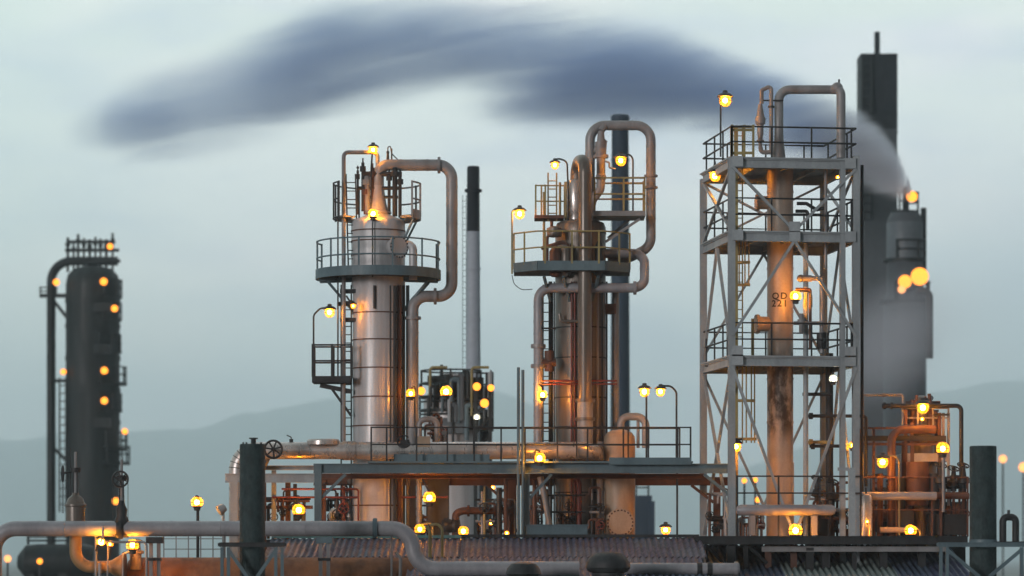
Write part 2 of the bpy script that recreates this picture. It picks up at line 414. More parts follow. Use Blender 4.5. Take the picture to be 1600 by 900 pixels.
# upper platform on the far and right side of the top
zu = z(340)
up = MB().sector(C1, r1u + .02, S(66, D1), -35, 215, zu - .05, zu, 36).build('upper_platform', M['tan_pipe'], col1)
MB().sector(C1, S(65, D1), S(67, D1), -35, 60, zu - .08, zu + .2, 16).build('toe_board', M['tan_pipe'], up)
MB().rail(arc(C1, S(66, D1), -35, 60, zu, 14), 1.06, .75, .03).build('railing', M['tan_pipe'], up)
MB().rail(arc(C1, S(70, D1), 118, 212, zu - .1, 14), 1.16, .62, .026, mids=(.55, .05)).build('railing', M['dark'], up)
for a in (-25, 15):
    MB().beam(polar(C1, r1u - .02, a, zu - .9), polar(C1, S(62, D1), a, zu - .06), .06, .06).build('bracket', M['steel'], up)
# ladders
MB().ladder(W(552, 431, D1 - .3), W(548, 272, D1 - .3), .3, .26).build('ladder', M['dark'], col1)
la = MB().ladder(W(541, 835, D1 - .25), W(541, 445, D1 - .25), .32, .26).build('ladder', M['dark'], col1)
# left thin loop pipe and its top bend
MB().tube([W(537, 700, D1 - .5), W(537, 238, D1 - .5), W(590, 238, D1), W(590, 262, D1)], S(3.2, D1), .16, n=10).build('vent_pipe', M['tan_pipe'], col1)
MB().tube([W(528, 600, D1 - .5), W(528, 283, D1 - .5)], .025, n=8).build('conduit', M['dark'], col1)
# cluster of instruments at the top
for x, yt, yb, r, mt in ((567, 254, 330, .05, 'dark'), (582, 262, 335, .06, 'brown'), (574, 275, 333, .09, 'tan_pipe'), (608, 268, 335, .05, 'dark'), (617, 262, 338, .08, 'dark'), (625, 274, 340, .055, 'dark'), (559, 266, 335, .035, 'dark'), (571, 290, 335, .06, 'brown')):
    mb = MB(); mb.cyl(W(x, yb, D1 - .1), W(x, yt, D1 - .1), r, n=10)
    mb.cyl(W(x, yt + 14, D1 - .1), W(x, yt + 6, D1 - .1), r * 1.9, n=10); mb.cyl(W(x, yt + 2, D1 - .1), W(x, yt - 7, D1 - .1), r * .5, n=8)
    mb.build('instrument', M[mt], col1)
for x in (559, 625):
    mb = MB(); mb.cyl(W(x, 276, D1 - .1), W(x, 262, D1 - .1), .02, n=6); mb.ball(W(x, 262, D1 - .1), .045, 8); mb.ball(W(x, 269, D1 - .1), .045, 8); mb.build('gauge', M['dark'], col1)
for y, xa, xb, r in ((272, 566, 628, .08), (294, 560, 624, .06), (308, 572, 622, .05)):
    MB().cyl(W(xa, y, D1 - .1), W(xb, y, D1 - .1), r, n=10).build('manifold', M['dark'], col1)
# left balcony
zb = Z(590, 101)
bal = MB(); bal.box(W(519, 594, 101), (S(60, 101), 1.1, .20)); balcony = bal.build('balcony', M['dark'], col1)
xa, xb = W(490, 0, 101).x, W(550, 0, 101).x
for yy in (100.5, 101.5):
    MB().rail([Vector((xa, yy, zb)), Vector((xb, yy, zb))], 1.0, .6, .03).build('railing', M['dark'], balcony)
MB().beam(W(516, 604, 101), W(549, 650, 101), .08).build('bracket', M['dark'], balcony)
MB().beam(W(500, 602, 101), W(550, 612, 101), .07, .14).build('bracket', M['dark'], balcony)
# right hand riser pipes
for i, (x, r, dd, mt) in enumerate(((617, 2.6, -.75, 'dark'), (624, 3.4, -.55, 'brown'), (631, 2.2, -.3, 'dark'), (637, 2.8, .0, 'tan_pipe'), (610, 1.3, -.85, 'dark'))):
    MB().cyl(W(x, 835, D1 + dd), W(x, 446, D1 + dd), S(r, D1), n=10).build('riser', M[mt], col1)
mb = MB(); mb.tube([W(585, 446, D1 - .86), W(585, 482, D1 - .86)], .04, n=8); mb.build('drain', M['dark'], col1)
for y in (455, 475, 500):
    MB().box(W(538 + (y % 3) * 3, y, D1 - .3), (.5, .25, .12)).build('ladder_bracket', M['dark'], la)
lamp(583, 234, 101.3, 'topmost lamp above the wide grey column', [(580, 262), (580, 330)], .14)
lamp(583, 334, 100.55, 'lamp glowing in front of the shoulder of the wide grey column', [(582, 350), (582, 433)], .16, pr=.02, hood=False)
lamp(515, 488, 100.9, 'lamp on a bent arm over the left balcony of the wide column', [(513, 480), (500, 482), (490, 492), (490, 592)], .15)
lamp(552, 478, 100.5, 'small floodlight under the round platform washing the wide column', [(546, 470), (541, 462)], .10, kind='small')
lamp(642, 615, 100.2, 'lamp beside the tall tan downcomer right of the wide column', [(648, 602), (648, 690)], .16, hood=False)

# ================================================================== ladder column with the U bend
D2 = 102.0
C2 = flat(W(907, 870, D2), 0)
col2 = thing('process_column', 'brownish column with a thick upside-down U pipe down its face', 'process column', C2, 'clad process columns')
z = lambda y: Z(y, D2)
r2 = S(39.5, D2)
bands = [z(q) for q in (365, 390, 513, 560, 622, 668, 724, 770)]
MB().lathe(C2, shell_prof([(r2, 0), (r2, z(356)), (r2 * .93, z(349)), (r2 * .7, z(345)), (r2 * .3, z(342))], bands), 48).build('shell', M['dark_clad'], col2)
bands_on(col2, C2, r2, bands, 'dark')
# U bend : rear leg on the crown, front leg down the face
ru = S(10.5, 101)
f = 100.75
u = MB(); u.tube([W(900, 346, 101.75), W(902, 252, 101.75), W(914, 252, f), W(914, 700, f)], ru, .42, n=18, seg=10)
ub = u.build('u_bend_pipe', M['dark_clad'], col2)
MB().lathe(W(900, 346, 101.75), [(S(13, D2), 0), (S(13, D2), S(12, D2)), (S(14.5, D2), S(16, D2)), (S(14.5, D2), S(60, D2)), (S(12, D2), S(64, D2))], 20).build('insulation_jacket', M['clad_pipe'], ub)
MB().cyl(W(908, 258, 101.3), W(908, 246, 101.3), .04, n=8).build('vent_stub', M['dark'], ub)
for y in (626, 655):
    flange(MB(), W(914, y, f), UP, ru * 1.45, .05, 20).build('flange', M['dark_clad'], ub)
MB().cyl(W(914, 700, f), W(914, 628, f), ru * 1.18, n=18).build('lower_spool', M['tan_pipe'], ub)
# big loop pipe
rl = S(7.6, 102.2)
l1 = MB(); l1.tube([W(922, 350, 102.3), W(922, 196, 102.3), W(1017, 196, 102.3), W(1017, 385, 102.3), W(985, 402, 102.4), W(950, 408, 102.4)], rl, .48, n=16, seg=10)
lp = l1.build('overhead_loop_pipe', M['tan_pipe'], col2)
for y in (275, 293): flange(MB(), W(1017, y, 102.3), UP, rl * 1.4, .035).build('flange', M['tan_pipe'], lp)
seams(lp, [(922, y, 102.3, ZZ) for y in (240, 265, 300)] + [(x, 196, 102.3, XX) for x in (952, 970, 988)] + [(1017, y, 102.3, ZZ) for y in (228, 252, 318, 342)], rl, 'tan_pipe')
MB().tube([W(925, 240, 102.3), W(946, 218, 102.2)], .10, n=10).build('stay', M['tan_pipe'], lp)
l2 = MB(); l2.tube([W(944, 396, 101.9), W(1007, 396, 101.9), W(1007, 450, 101.03), W(841, 450, 101.03), W(841, 705, 101.03)], S(7.4, 101), .4, n=16, seg=10)
lq = l2.build('reflux_pipe', M['pipe'], col2)
flange(MB(), W(992, 450, 101.03), (1, 0, 0), rl * 1.35).build('flange', M['pipe'], lq)
for y in (541, 572): flange(MB(), W(841, y, 101.03), UP, rl * 1.5, .06).build('flange', M['tan_pipe'], lq)
mb = MB(); mb.cyl(W(841, 568, 101.03), W(868, 566, 101.1), .13, n=12); mb.cyl(W(858, 548, 101.1), W(858, 580, 101.1), .15, n=12); mb.build('branch_valve', M['brown'], lq)
seams(lq, [(x, 450, 101.03, XX) for x in (866, 890, 940, 962)] + [(841, y, 101.03, ZZ) for y in (480, 502, 522, 600, 625, 650, 675)] + [(1007, 420, 101.6, ZZ)], S(7.4, 101), 'pipe')
seams(ub, [(914, y, f, ZZ) for y in (300, 340, 380, 420, 478, 515, 552, 590)], ru, 'dark_clad')
# relief valve
mb = MB(); mb.cyl(W(939, 205, 102.1), W(939, 222, 102.1), .10, .13, n=12); mb.cyl(W(939, 222, 102.1), W(939, 242, 102.1), .19, .17, n=14); mb.cyl(W(939, 242, 102.1), W(939, 247, 102.1), .24, n=14)
mb.cyl(W(939, 247, 102.1), W(939, 276, 102.1), .14, n=12); mb.ball(W(939, 277, 102.1), .17); mb.tube([W(939, 280, 102.1), W(938, 296, 102.1), W(926, 312, 102.1), W(922, 330, 102.2)], .14, .2, n=12)
mb.cyl(W(939, 205, 102.1), W(945, 197, 102.2), .11, n=10)
mb.build('relief_valve', M['tan_pipe'], col2)
MB().tube([W(946, 252, 102), W(952, 254, 102), W(952, 262, 102), W(962, 264, 102)], .03, .05).build('pilot_line', M['tan_pipe'], col2)
# upper platform on the right, upper landing on the left
zu = z(333)
px = lambda x, d: W(x, 0, d).x
pf = MB(); pf.prism([(px(926, D2), 101.1), (px(1007, D2), 101.1), (px(1007, D2), 102.6), (px(926, D2), 102.6)], zu - .18, zu - .02)
upf = pf.build('upper_platform', M['tan_pipe'], col2)
MB().rail([Vector((px(928, D2), 101.12, zu)), Vector((px(1006, D2), 101.12, zu)), Vector((px(1006, D2), 102.58, zu)), Vector((px(930, D2), 102.58, zu))], 1.02, .85, .027).build('railing', M['yellow'], upf)
MB().beam(W(1000, 342, 101.5), W(946, 378, 101.5), .08).build('bracket', M['tan_pipe'], upf)
MB().beam(W(985, 342, 102.3), W(950, 372, 102.3), .08).build('bracket', M['tan_pipe'], upf)
lf = MB(); lf.box(W(858, 341, 101.8), (S(46, D2), 1.0, .10)); lft = lf.build('upper_landing', M['brown'], col2)
MB().rail([W(837, 339, 101.4), W(852, 339, 101.4)], 1.0, .4, .025).build('railing', M['yellow'], lft)
MB().rail([W(846, 339, 102.2), W(882, 339, 102.2)], 1.0, .5, .025).build('railing', M['yellow'], lft)
MB().ladder(W(863, 346, 101.6), W(863, 270, 101.6), .27, .25, r=.024).build('ladder', M['yellow'], col2)
for x, ya, yb, r in ((884, 284, 345, .05), (875, 285, 345, .04), (888, 290, 350, .03), (850, 300, 425, .04)):
    MB().cyl(W(x, yb, 101.9), W(x, ya, 101.9), r, n=8).build('standpipe', M['yellow'], col2)
MB().tube([W(862, 346, 101.4), W(862, 355, 101.3), W(855, 372, 101.2), W(855, 425, 101.2)], .05, .2, n=8).build('drain_line', M['brown'], col2)
# lower hexagonal platform
zl = z(419)
hexp = [(803, 101.2), (840, 100.4), (945, 100.4), (984, 101.2), (984, 102.4), (803, 102.4)]
hp = [(px(x, d), d) for x, d in hexp]
lo = MB().prism(hp, zl - .22, zl); lop = lo.build('lower_platform', M['dark'], col2)
tb = MB()
for a, b in zip(hp[:4], hp[1:4]): tb.beam(Vector((*a, zl - .06)), Vector((*b, zl - .06)), .05, .30)
tb.build('toe_board', M['steel'], lop)
ring = [Vector((*p, zl)) for p in (hp[5], hp[0], hp[1], hp[2], hp[3], hp[4])]
MB().rail(ring, 1.02, .85, .027).build('railing', M['yellow'], lop)
for x in (850, 880, 935):
    MB().beam(W(x, 432, 100.6), W(x + (10 if x < 900 else -10), 470, 101.3), .08).build('bracket', M['steel'], lop)
MB().tube([W(800, 430, 101), W(803, 444, 101), W(815, 453, 101), W(832, 452, 101)], .014, .3, n=6).build('cable', M['dark'], lop)
# equipment crowding the shell between the platforms
for x, y, r, h, mt in ((868, 408, .20, 1.0, 'brown'), (884, 405, .16, 1.1, 'dark_clad'), (936, 405, .14, 1.2, 'dark'), (866, 362, .24, .35, 'dark_clad')):
    b = W(x, y, 101.05); mb = MB(); mb.lathe(b, [(r * .6, -h * .5), (r, -h * .4), (r, h * .3), (r * .5, h * .45), (r * .2, h * .5)], 16); mb.build('pot', M[mt], col2)
MB().tube([W(846, 388, 101.2), W(880, 378, 101), W(893, 388, 101), W(893, 420, 101)], .06, .2).build('hose', M['brown'], col2)
# lower pipework on the shell
for x, r, dd, mt in ((860, 3.0, -.55, 'dark'), (866, 1.2, -.7, 'dark'), (893, 1.5, -.86, 'red'), (898, 1.5, -.88, 'red'), (934, 1.8, -.8, 'tan_pipe'), (941, 1.2, -.5, 'dark'), (948, 1.4, -.1, 'dark')):
    MB().cyl(W(x, 835, D2 + dd), W(x, 440, D2 + dd), S(r, D2), n=8).build('riser', M[mt], col2)
MB().ladder(W(856, 760, 101.5), W(856, 445, 101.5), .3, .28).build('ladder', M['dark'], col2)
MB().cyl(W(962, 690, 102), W(962, 446, 102), S(5.5, D2), n=12).build('downcomer', M['tan_pipe'], col2)
MB().box(W(951, 483, 102), (.45, .3, .32)).build('pipe_support', M['brown'], col2)
for y, xa, xb in ((595, 846, 964), (600, 846, 964), (513, 846, 868)):
    MB().cyl(W(xa, y, 100.95), W(xb, y, 100.95), .03, n=8).build('cross_pipe', M['red'] if y > 550 else M['dark'], col2)
MB().tube([W(874, 490, 101.1), W(876, 502, 101.1), W(908, 502, 101.1)], .05, .1).build('drain_line', M['dark_clad'], col2)
lamp(867, 258, 101.5, 'hooded lamp on a gooseneck above the ladder of the U pipe column', [(867, 249), (874, 248), (886, 252), (888, 300), (888, 345)], .14)
lamp(812, 334, 101.2, 'hooded lamp on a pole at the outer corner of the lower platform', [(811, 325), (800, 328), (800, 428)], .15, pm=M['yellow'])
lamp(970, 251, 101.4, 'lamp between the relief valve and the tall loop pipe', [(972, 243), (984, 241), (989, 248), (989, 333)], .16)
lamp(848, 617, 100.6, 'lamp low on the left edge of the brownish column', [(848, 604), (841, 600)], .15, hood=False)

# ================================================================== vessel with the pipe hook on top
D3 = 101.0
C3 = flat(W(968, 870, D3), 0); z = lambda y: Z(y, D3); r3 = S(24.5, D3)
ves = thing('pressure_vessel', 'small tan domed vessel with a hooked pipe on its crown', 'vessel', C3)
MB().lathe(C3, shell_prof([(r3, 0), (r3, z(690)), (r3 * .96, z(682)), (r3 * .8, z(676)), (r3 * .45, z(672)), (r3 * .1, z(671))], [z(760)], .01), 40).build('shell', M['tank'], ves)
hk = MB(); hk.tube([W(970, 676, D3), W(970, 651, D3), W(1009, 651, D3 - .1), W(1009, 700, D3 - .1)], S(6, D3), .3, n=14, seg=9)
h = hk.build('hook_pipe', M['tan_pipe'], ves)
MB().cyl(W(997, 700, D3), W(997, 655, D3), .05, n=8).build('leg', M['tan_pipe'], h)
ax = Vector((0, -1, 0)); pm = Vector((W(968, 0, D3).x, D3 - r3, z(817)))
mb = MB(); mb.cyl(pm - ax * .1, pm + ax * .12, .36, n=28); flange(mb, pm + ax * .14, ax, .44, .04, 32); mw = mb.build('manway', M['tank'], ves)
bolted(MB(), pm + ax * .15, ax, .39, 22, .022).build('bolt_ring', M['brown'], mw)
MB().cyl(W(938, 835, D3 - .1), W(938, 690, D3 - .1), .1, n=10).build('side_pipe', M['tan_pipe'], ves)

# ================================================================== long silver pipe on the rack
DP = 100.0
rs = S(13.5, DP)
sp = MB(); sp.tube([W(371, 900, DP), W(371, 704, DP), W(929, 704, DP), W(929, 716, DP + 1.2)], rs, .62, n=28, seg=10)
silver = tag(sp.build('insulated_pipe', M['clad_pipe'], None), 'fat silver insulated pipe running level along the rack to both columns', 'pipe')
for x in (428, 470, 489, 538, 560, 612, 690, 760, 845, 900):
    mb = MB(); mb.cyl(W(x - 1.4, 704, DP), W(x + 1.4, 704, DP), rs * 1.02, n=28); mb.build('seam_band', M['clad_pipe'], silver)
mb = MB(); mb.cyl(W(536, 704, DP), W(556, 704, DP), rs * 1.12, n=28); mb.build('collar', M['clad_pipe'], silver)
mb = MB(); mb.lathe(W(505, 695, DP), [(S(26, DP), 0), (S(26, DP), .12), (S(24, DP), .17), (.05, .19)], 24); silc = mb.build('insulation_hump', M['clad_pipe'], silver); silc.scale = (1, 1, 1)
mb = MB(); mb.cyl(W(455, 692, DP), W(455, 686, DP), .06, n=8); mb.tube([W(455, 688, DP), W(455, 683, DP), W(448, 680, DP)], .018, .05); mb.build('vent_valve', M['dark'], silver)
for k in range(7):
    a = PI + (PI / 2) * (k + .5) / 7 
    cc = W(371, 704, DP) + Vector((.62, 0, -.62)); q = Vector((math.cos(PI - PI/2*(k+.5)/7), 0, math.sin(PI - PI/2*(k+.5)/7)))
    MB().torus(cc + q * .62, Vector((-q.z, 0, q.x)), rs * 1.0, .012, 24, 5).build('seam_band', M['dark'], silver)

# ================================================================== pipe rack frame
DR = 98.8
rack = thing('pipe_rack', 'blue grey steel rack of beams and posts under the fat silver pipe', 'pipe rack', flat(W(822, 870, DR), 0))
for xa, xb, y, d, h, mt in ((490, 1150, 732, DR, 15, 'steel'), (490, 1150, 752, DR + 3.2, 13, 'brown'), (352, 492, 747, DR + .3, 14, 'tower'), (376, 500, 731, DR + 2.4, 7, 'tower'), (490, 1100, 744, DR + 1.6, 8, 'brown')):
    MB().ibeam(W(xa, y, d), W(xb, y, d), S(9, d), S(h, d), .03).build('beam', M[mt], rack)
for x, yt, d, w, mt in ((497, 725, DR - .01, 11, 'steel'), (822, 740, DR, 11, 'steel'), (1144, 725, DR - .01, 11, 'steel'), (366, 752, DR + .3, 12, 'tower'), (505, 750, DR + 3.2, 9, 'brown'), (800, 750, DR + 3.2, 14, 'brown'), (1120, 750, DR + 3.2, 11, 'brown'), (428, 735, DR + 2.4, 7, 'tower'), (450, 740, DR + 3, 8, 'brown'), (643, 745, DR + 3.2, 14, 'tan_pipe')):
    a = W(x, yt, d); MB().beam(flat(a, 0), a, S(w, d), S(w, d)).build('post', M[mt], rack)
for xa, ya, xb, yb, d in ((502, 778, 540, 741, DR), (828, 778, 862, 741, DR), (1138, 772, 1100, 741, DR), (795, 790, 762, 758, DR + 3.1), (1115, 785, 1080, 758, DR + 3.1)):
    MB().beam(W(xa, ya, d), W(xb, yb, d), .09, .09).build('knee_brace', M['steel'] if d < 100 else M['brown'], rack)
dk = MB(); dk.prism([(px(575, DR), DR - .3), (px(1082, DR), DR - .3), (px(1082, DR), DR + .9), (px(575, DR), DR + .9)], Z(724, DR) + .005, Z(721, DR)); 
deck = dk.build('walkway', M['steel'], rack)
MB().box(W(1016, 720.5, DR - .31), (S(128, DR), .05, .22)).build('toe_board', M['steel'], deck)
MB().box(W(690, 716, DR + .1), (S(150, DR), .05, .25)).build('toe_board', M['steel'], deck)
MB().rail([W(580, 721, DR - .25), W(1079, 721, DR - .25)], S(53, DR), 1.0, .024, mids=(.5,), posts=[(x - 580) / 499 for x in (580, 604, 651, 699, 741, 783, 871, 918, 974, 1013, 1059, 1079)]).build('railing', M['dark'], deck)
MB().rail([W(740, 721, DR + .85), W(1062, 721, DR + .85)], S(52, DR), 1.6, .022).build('railing', M['dark'], deck)
# pipes that lie inside the rack
G = 'pipes lying inside the rack'
def pipe(name, pts, r, mt, label, bend=.2, group=None, n=12, d=None, cat='pipe', fl=()):
    P = [W(p[0], p[1], p[2] if len(p) > 2 else d) for p in pts]
    o = tag(MB().tube(P, S(r, P[0].y), bend, n=n, seg=8).build(name, M[mt], None), label, cat, group)
    for x, y, dd, a in fl: flange(MB(), W(x, y, dd), a, S(r * 1.5, dd), .04).build('flange', M[mt], o)
    return o
X = (1, 0, 0)
pipe('process_pipe', [(500, 744), (830, 744), (905, 744), (905, 835)], 4, 'red', 'rusty red pipe under the top beam of the rack', .3, G, d=100.6)
pipe('process_pipe', [(425, 777), (700, 777)], 1.6, 'red', 'thin red pipe crossing the rack below the beam, left of the yellow lamp', 0, G, d=101)
pipe('process_pipe', [(440, 764), (560, 764), (560, 830)], 1.6, 'red', 'thin red pipe that turns down just right of the first rack post', .1, G, d=100.8)
pipe('process_pipe', [(712, 840), (712, 802), (724, 798), (800, 798)], 6, 'brown', 'dark elbow pipe low under the rack, behind the starry lamp', .3, G, d=101.5, fl=((732, 798, 101.5, X), (774, 798, 101.5, X)))
pipe('process_pipe', [(844, 745), (850, 770), (858, 815), (862, 850)], 5, 'tan_pipe', 'slanting pipe dropping from the rack by its middle post', .5, G, d=100.2)
pipe('process_pipe', [(810, 840, 98.4), (810, 574, 98.4)], 2.4, 'steel', 'left of the two thin tall pipes by the middle rack post', 0, 'pair of thin tall pipes')
pipe('process_pipe', [(817, 840, 98.5), (817, 578, 98.5)], 2.4, 'steel', 'right of the two thin tall pipes by the middle rack post', 0, 'pair of thin tall pipes')
for y, xa, xb, mt, lb in ((774, 840, 915, 'dark', 'upper of two thin level pipes right of the middle rack post'), (800, 840, 915, 'dark', 'lower of two thin level pipes right of the middle rack post')):
    pipe('process_pipe', [(xa, y), (xb, y)], 1.5, mt, lb, 0, G, d=100.4)
pipe('process_pipe', [(655, 835), (655, 655), (683, 655), (683, 720)], 4.5, 'tan_pipe', 'small tan hook pipe in front of the furnace, above the railing', .2, G, d=100.8)
pipe('process_pipe', [(392, 840), (380, 800), (377, 780), (386, 772), (392, 775)], 5, 'tan_pipe', 'short orange lit bend behind the dark green post', .2, G, d=99.6)
pipe('process_pipe', [(410, 735), (420, 712), (500, 712)], 4, 'tan_pipe', 'thin pipe under the left end of the fat silver pipe', .2, G, d=101)
pipe('process_pipe', [(560, 748), (560, 728), (800, 728)], 3.5, 'brown', 'brown pipe on top of the rack behind the walkway', .2, G, d=101.2)
# valve stand among the rails (box and stem)
vs = thing('valve_station', 'pale valve box with dark valve body standing at the walkway railing', 'valve', W(655, 720, 99.9))
MB().box(W(662, 694, 99.9), (S(20, 100), .3, S(24, 100))).build('box', M['tank'], vs)
MB().cyl(W(644, 720, 99.9), W(644, 668, 99.9), S(7, 100), n=14).build('body', M['tan_pipe'], vs)
mb = MB(); mb.wheel(W(631, 690, 99.8), (0, -1, .3), .2, 5); mb.build('handwheel', M['dark'], vs)
MB().box(W(632, 700, 99.9), (.25, .3, .5)).build('actuator', M['dark'], vs)
# pumps under the rack
for i, (x, y, w, h, mt, lb) in enumerate(((535, 806, 42, 26, 'foil', 'foil wrapped pump casing beside the yellow lamp under the rack'), (705, 822, 30, 24, 'dark', 'dark pump body low under the rack'), (870, 829, 92, 14, 'steel', 'long blue grey box on the roof ridge under the rack'), (612, 790, 36, 90, 'tank', 'tall tan cabinet behind the ladder under the rack'))):
    t = thing('pump_casing' if i < 2 else 'equipment_box', lb, 'pump' if i < 2 else 'equipment', W(x, y + h / 2, 101.5 if i != 2 else 98))
    c = W(x, y, 101.5 if i != 2 else 98); w_, h_ = S(w, 101), S(h, 101)
    if i < 2:
        MB().lathe(c - Vector((w_/2, 0, 0)), [(h_*.2, 0), (h_*.45, w_*.08), (h_*.5, w_*.3), (h_*.42, w_*.55), (h_*.5, w_*.7), (h_*.4, w_*.95), (h_*.1, w_)], 18, X).build('casing', M[mt], t)
        for q in (-.3, .3): MB().box(Vector((c.x + q * w_, c.y, c.z / 2 - h_ * .2)), (.2, .35, c.z - h_ * .4)).build('pedestal', M['dark'], t)
    else:
        MB().box(c, (w_, .8, h_)).build('housing', M[mt], t)
        MB().box(c + Vector((0, -.02, h_ / 2 + .02)), (w_ * 1.04, .86, .04)).build('lid', M[mt], t)
        MB().box(Vector((c.x, c.y, (c.z - h_ / 2) / 2)), (w_ * .9, .6, c.z - h_ / 2 - .004)).build('plinth', M['dark'], t)
lad = tag(MB().ladder(flat(W(590, 0, 100.9), 0), W(590, 742, 100.9), .9, .36, r=.02).build('ladder', M['dark'], None), 'thin dark ladder rising under the rack in front of the tan cabinet', 'ladder')
for i, (x, yt, r, mt, lb) in enumerate(((527, 770, 2.2, 'dark', 'dark'), (537, 760, 3, 'red', 'red'), (548, 770, 2, 'dark', 'dark'), (757, 760, 2, 'yellow', 'olive'), (780, 762, 4.5, 'dark', 'black'), (790, 745, 3, 'brown', 'brown'), (835, 750, 3, 'brown', 'brown'), (925, 745, 2, 'tan_pipe', 'tan'), (412, 750, 4, 'brown', 'brown'), (461, 756, 3, 'dark', 'dark'), (1058, 728, 1.6, 'dark', 'dark'))):
    where = ('between the first rack post and the foil pump', 'beside the foil pump, with a red valve', 'just right of the red upright by the foil pump', 'left of the middle rack post, behind the starry lamp', 'thickest upright left of the middle rack post', 'against the brown rear rack post', 'just right of the middle rack post', 'left of the domed tan vessel', 'nearest the dark green post under the rack', 'left of the first rack post', 'alone in the gap right of the domed tan vessel')[i]
    a = W(x, yt, 101.2); o = tag(MB().cyl(flat(a, 0), a, S(r, 101), n=8).build('upright_pipe', M[mt], None), lb + ' upright pipe ' + where, 'pipe', 'upright pipes under the rack')
    if i in (0, 1, 3, 9):
        mb = MB(); mb.wheel(W(x, yt + 34, 101.05), (0, -1, .1), .16, 5); mb.build('handwheel', M['red'] if i == 1 else M['dark'], o)
        MB().ball(W(x, yt + 36, 101.2), S(r * 2.4, 101), 10).build('valve_body', M['dark'], o)
# handwheel valve by the green post
wv = thing('valve', 'dark spoked handwheel on a stub beside the dark green post', 'valve', W(427, 702, 99))
MB().wheel(W(427, 702, 98.6), (.15, -1, 0), S(13.5, 99), 7, .035).build('handwheel', M['dark'], wv)
MB().cyl(W(427, 702, 98.6), W(426, 702, 99.8), .06, n=8).build('stem', M['dark'], wv)
lamp(697, 612, 119, 'starry lamp high on the front deck of the far furnace', [(697, 640)], .2, hood=False)
lamp(843, 716, 98.3, 'lamp in front of the rack beam at the middle post', [(843, 705), (836, 702), (836, 724)], .16, hood=False)
lamp(1007, 612, 98.7, 'left of the two twin hooded lamps above the walkway end', [(1010, 605), (1010, 722)], .15, pr=.03)
lamp(1032, 612, 98.7, 'right of the two twin hooded lamps, on a gooseneck pole', [(1036, 603), (1048, 603), (1057, 612), (1057, 722)], .15, pr=.03)
lamp(467, 797, 99.9, 'yellow lamp under the rack left of its first post', [(472, 790), (472, 830)], .18, hood=False, pm=M['yellow'])
lamp(671, 778, 99.5, 'lamp hanging under the rack left of the dark pump', [(668, 764), (660, 748)], .17, hood=False)
lamp(656, 827, 98.0, 'lamp on a hooked stand at the elbow of the front grey pipe', [(664, 818), (676, 817), (676, 860)], .17, kind='small', hood=False, pm=M['yellow'])
lamp(724, 830, 98.2, 'lamp just above the roof ridge under the rack', [(724, 846)], .17, kind='small', hood=False)
lamp(1040, 828, 98.6, 'hooded lamp on the roof ridge in the gap before the lattice tower', [(1040, 846)], .16)
lamp(768, 817, 103, 'small lamp between the uprights under the rack', None, .1, 'small', hood=False)
lamp(770, 762, 103.5, 'tiny lamp at the top of the gap under the rack', None, .08, 'small', hood=False)
lamp(792, 833, 100, 'tiny lamp close to the roof ridge by the middle post', None, .08, 'small', hood=False)

# ================================================================== dense small bore piping
def manifold(x0, x1, y0, y1, d, label, seed, n=12, mats=('dark', 'brown', 'dark', 'tan_pipe', 'brown')):
    """one welded skid of small pipes, headers, valves and gauges standing on the ground"""
    n = int(n * 1.5); rnd = random.Random(seed); t = thing('pipe_manifold', label, 'pipe manifold', flat(W((x0 + x1) / 2, 870, d), 0), 'small bore pipe manifolds')
    MB().box(flat(W((x0 + x1) / 2, 0, d), Z(y1, d) / 2 - .05), (S((x1 - x0) * .8, d), .5, Z(y1, d) - .1)).build('skid', M['dark'], t)
    ys = sorted(rnd.uniform(y0 + (y1 - y0) * .15, y1 - 6) for _ in range(max(3, n // 4)))
    for y in ys:
        a, b = x0 + rnd.uniform(0, 8), x1 - rnd.uniform(0, 8); dd = d + rnd.uniform(-.5, .5)
        MB().cyl(W(a, y, dd), W(b, y, dd), S(rnd.uniform(1.4, 3.4), d), n=10).build('header', M[rnd.choice(mats)], t)
    for i in range(n):
        x = rnd.uniform(x0 + 3, x1 - 3); dd = d + rnd.uniform(-.6, .6); r = S(rnd.uniform(.9, 2.6), d); m = M[rnd.choice(mats)]
        yt = rnd.choice(ys) if rnd.random() < .6 else rnd.uniform(y0, y0 + (y1 - y0) * .5)
        if rnd.random() < .55:
            x2 = x + rnd.choice((-1, 1)) * rnd.uniform(7, 20); P = [W(x, y1 + 4, dd), W(x, yt, dd), W(max(x0, min(x1, x2)), yt, dd)]
            if rnd.random() < .5: P.append(W(max(x0, min(x1, x2)), yt + rnd.uniform(10, 30), dd))
        else: P = [W(x, y1 + 4, dd), W(x, yt, dd)]
        o = MB().tube(P, r, .09, n=8, seg=5).build('pipe', m, t); k = rnd.random(); ym = yt + (y1 - yt) * rnd.uniform(.25, .7)
        if k < .35:
            MB().lathe(W(x, ym + 5, dd), [(r*1.2, 0), (r*2.6, .03), (r*2.6, .08), (r*1.6, .1), (r*2, .2), (r*1, .26)], 12).build('valve', M['dark'], o)
            MB().wheel(W(x, ym - 3, dd - .12), (rnd.uniform(-.6, .6), -1, .4), .13, 4).build('handwheel', M[rnd.choice(('dark', 'red', 'dark'))], o)
        elif k < .6: flange(MB(), W(x, ym, dd), UP, r * 1.9, .03, 12).build('flange', m, o)
        elif k < .75: MB().cyl(W(x, yt - 1, dd - .1), W(x, yt - 1, dd - .16), .09, n=14).build('gauge', M['far_pale'], o)
manifold(512, 556, 752, 838, 102.4, 'dark and red valve piping between the first rack post and the wide column foot', 3, 10, ('dark', 'red', 'brown', 'dark'))
manifold(632, 700, 756, 838, 102.6, 'brown pipe tangle under the rack between the wide column and the furnace drum', 5, 11)
manifold(742, 808, 762, 838, 102.4, 'dark pipe tangle under the rack left of the middle post', 8, 12)
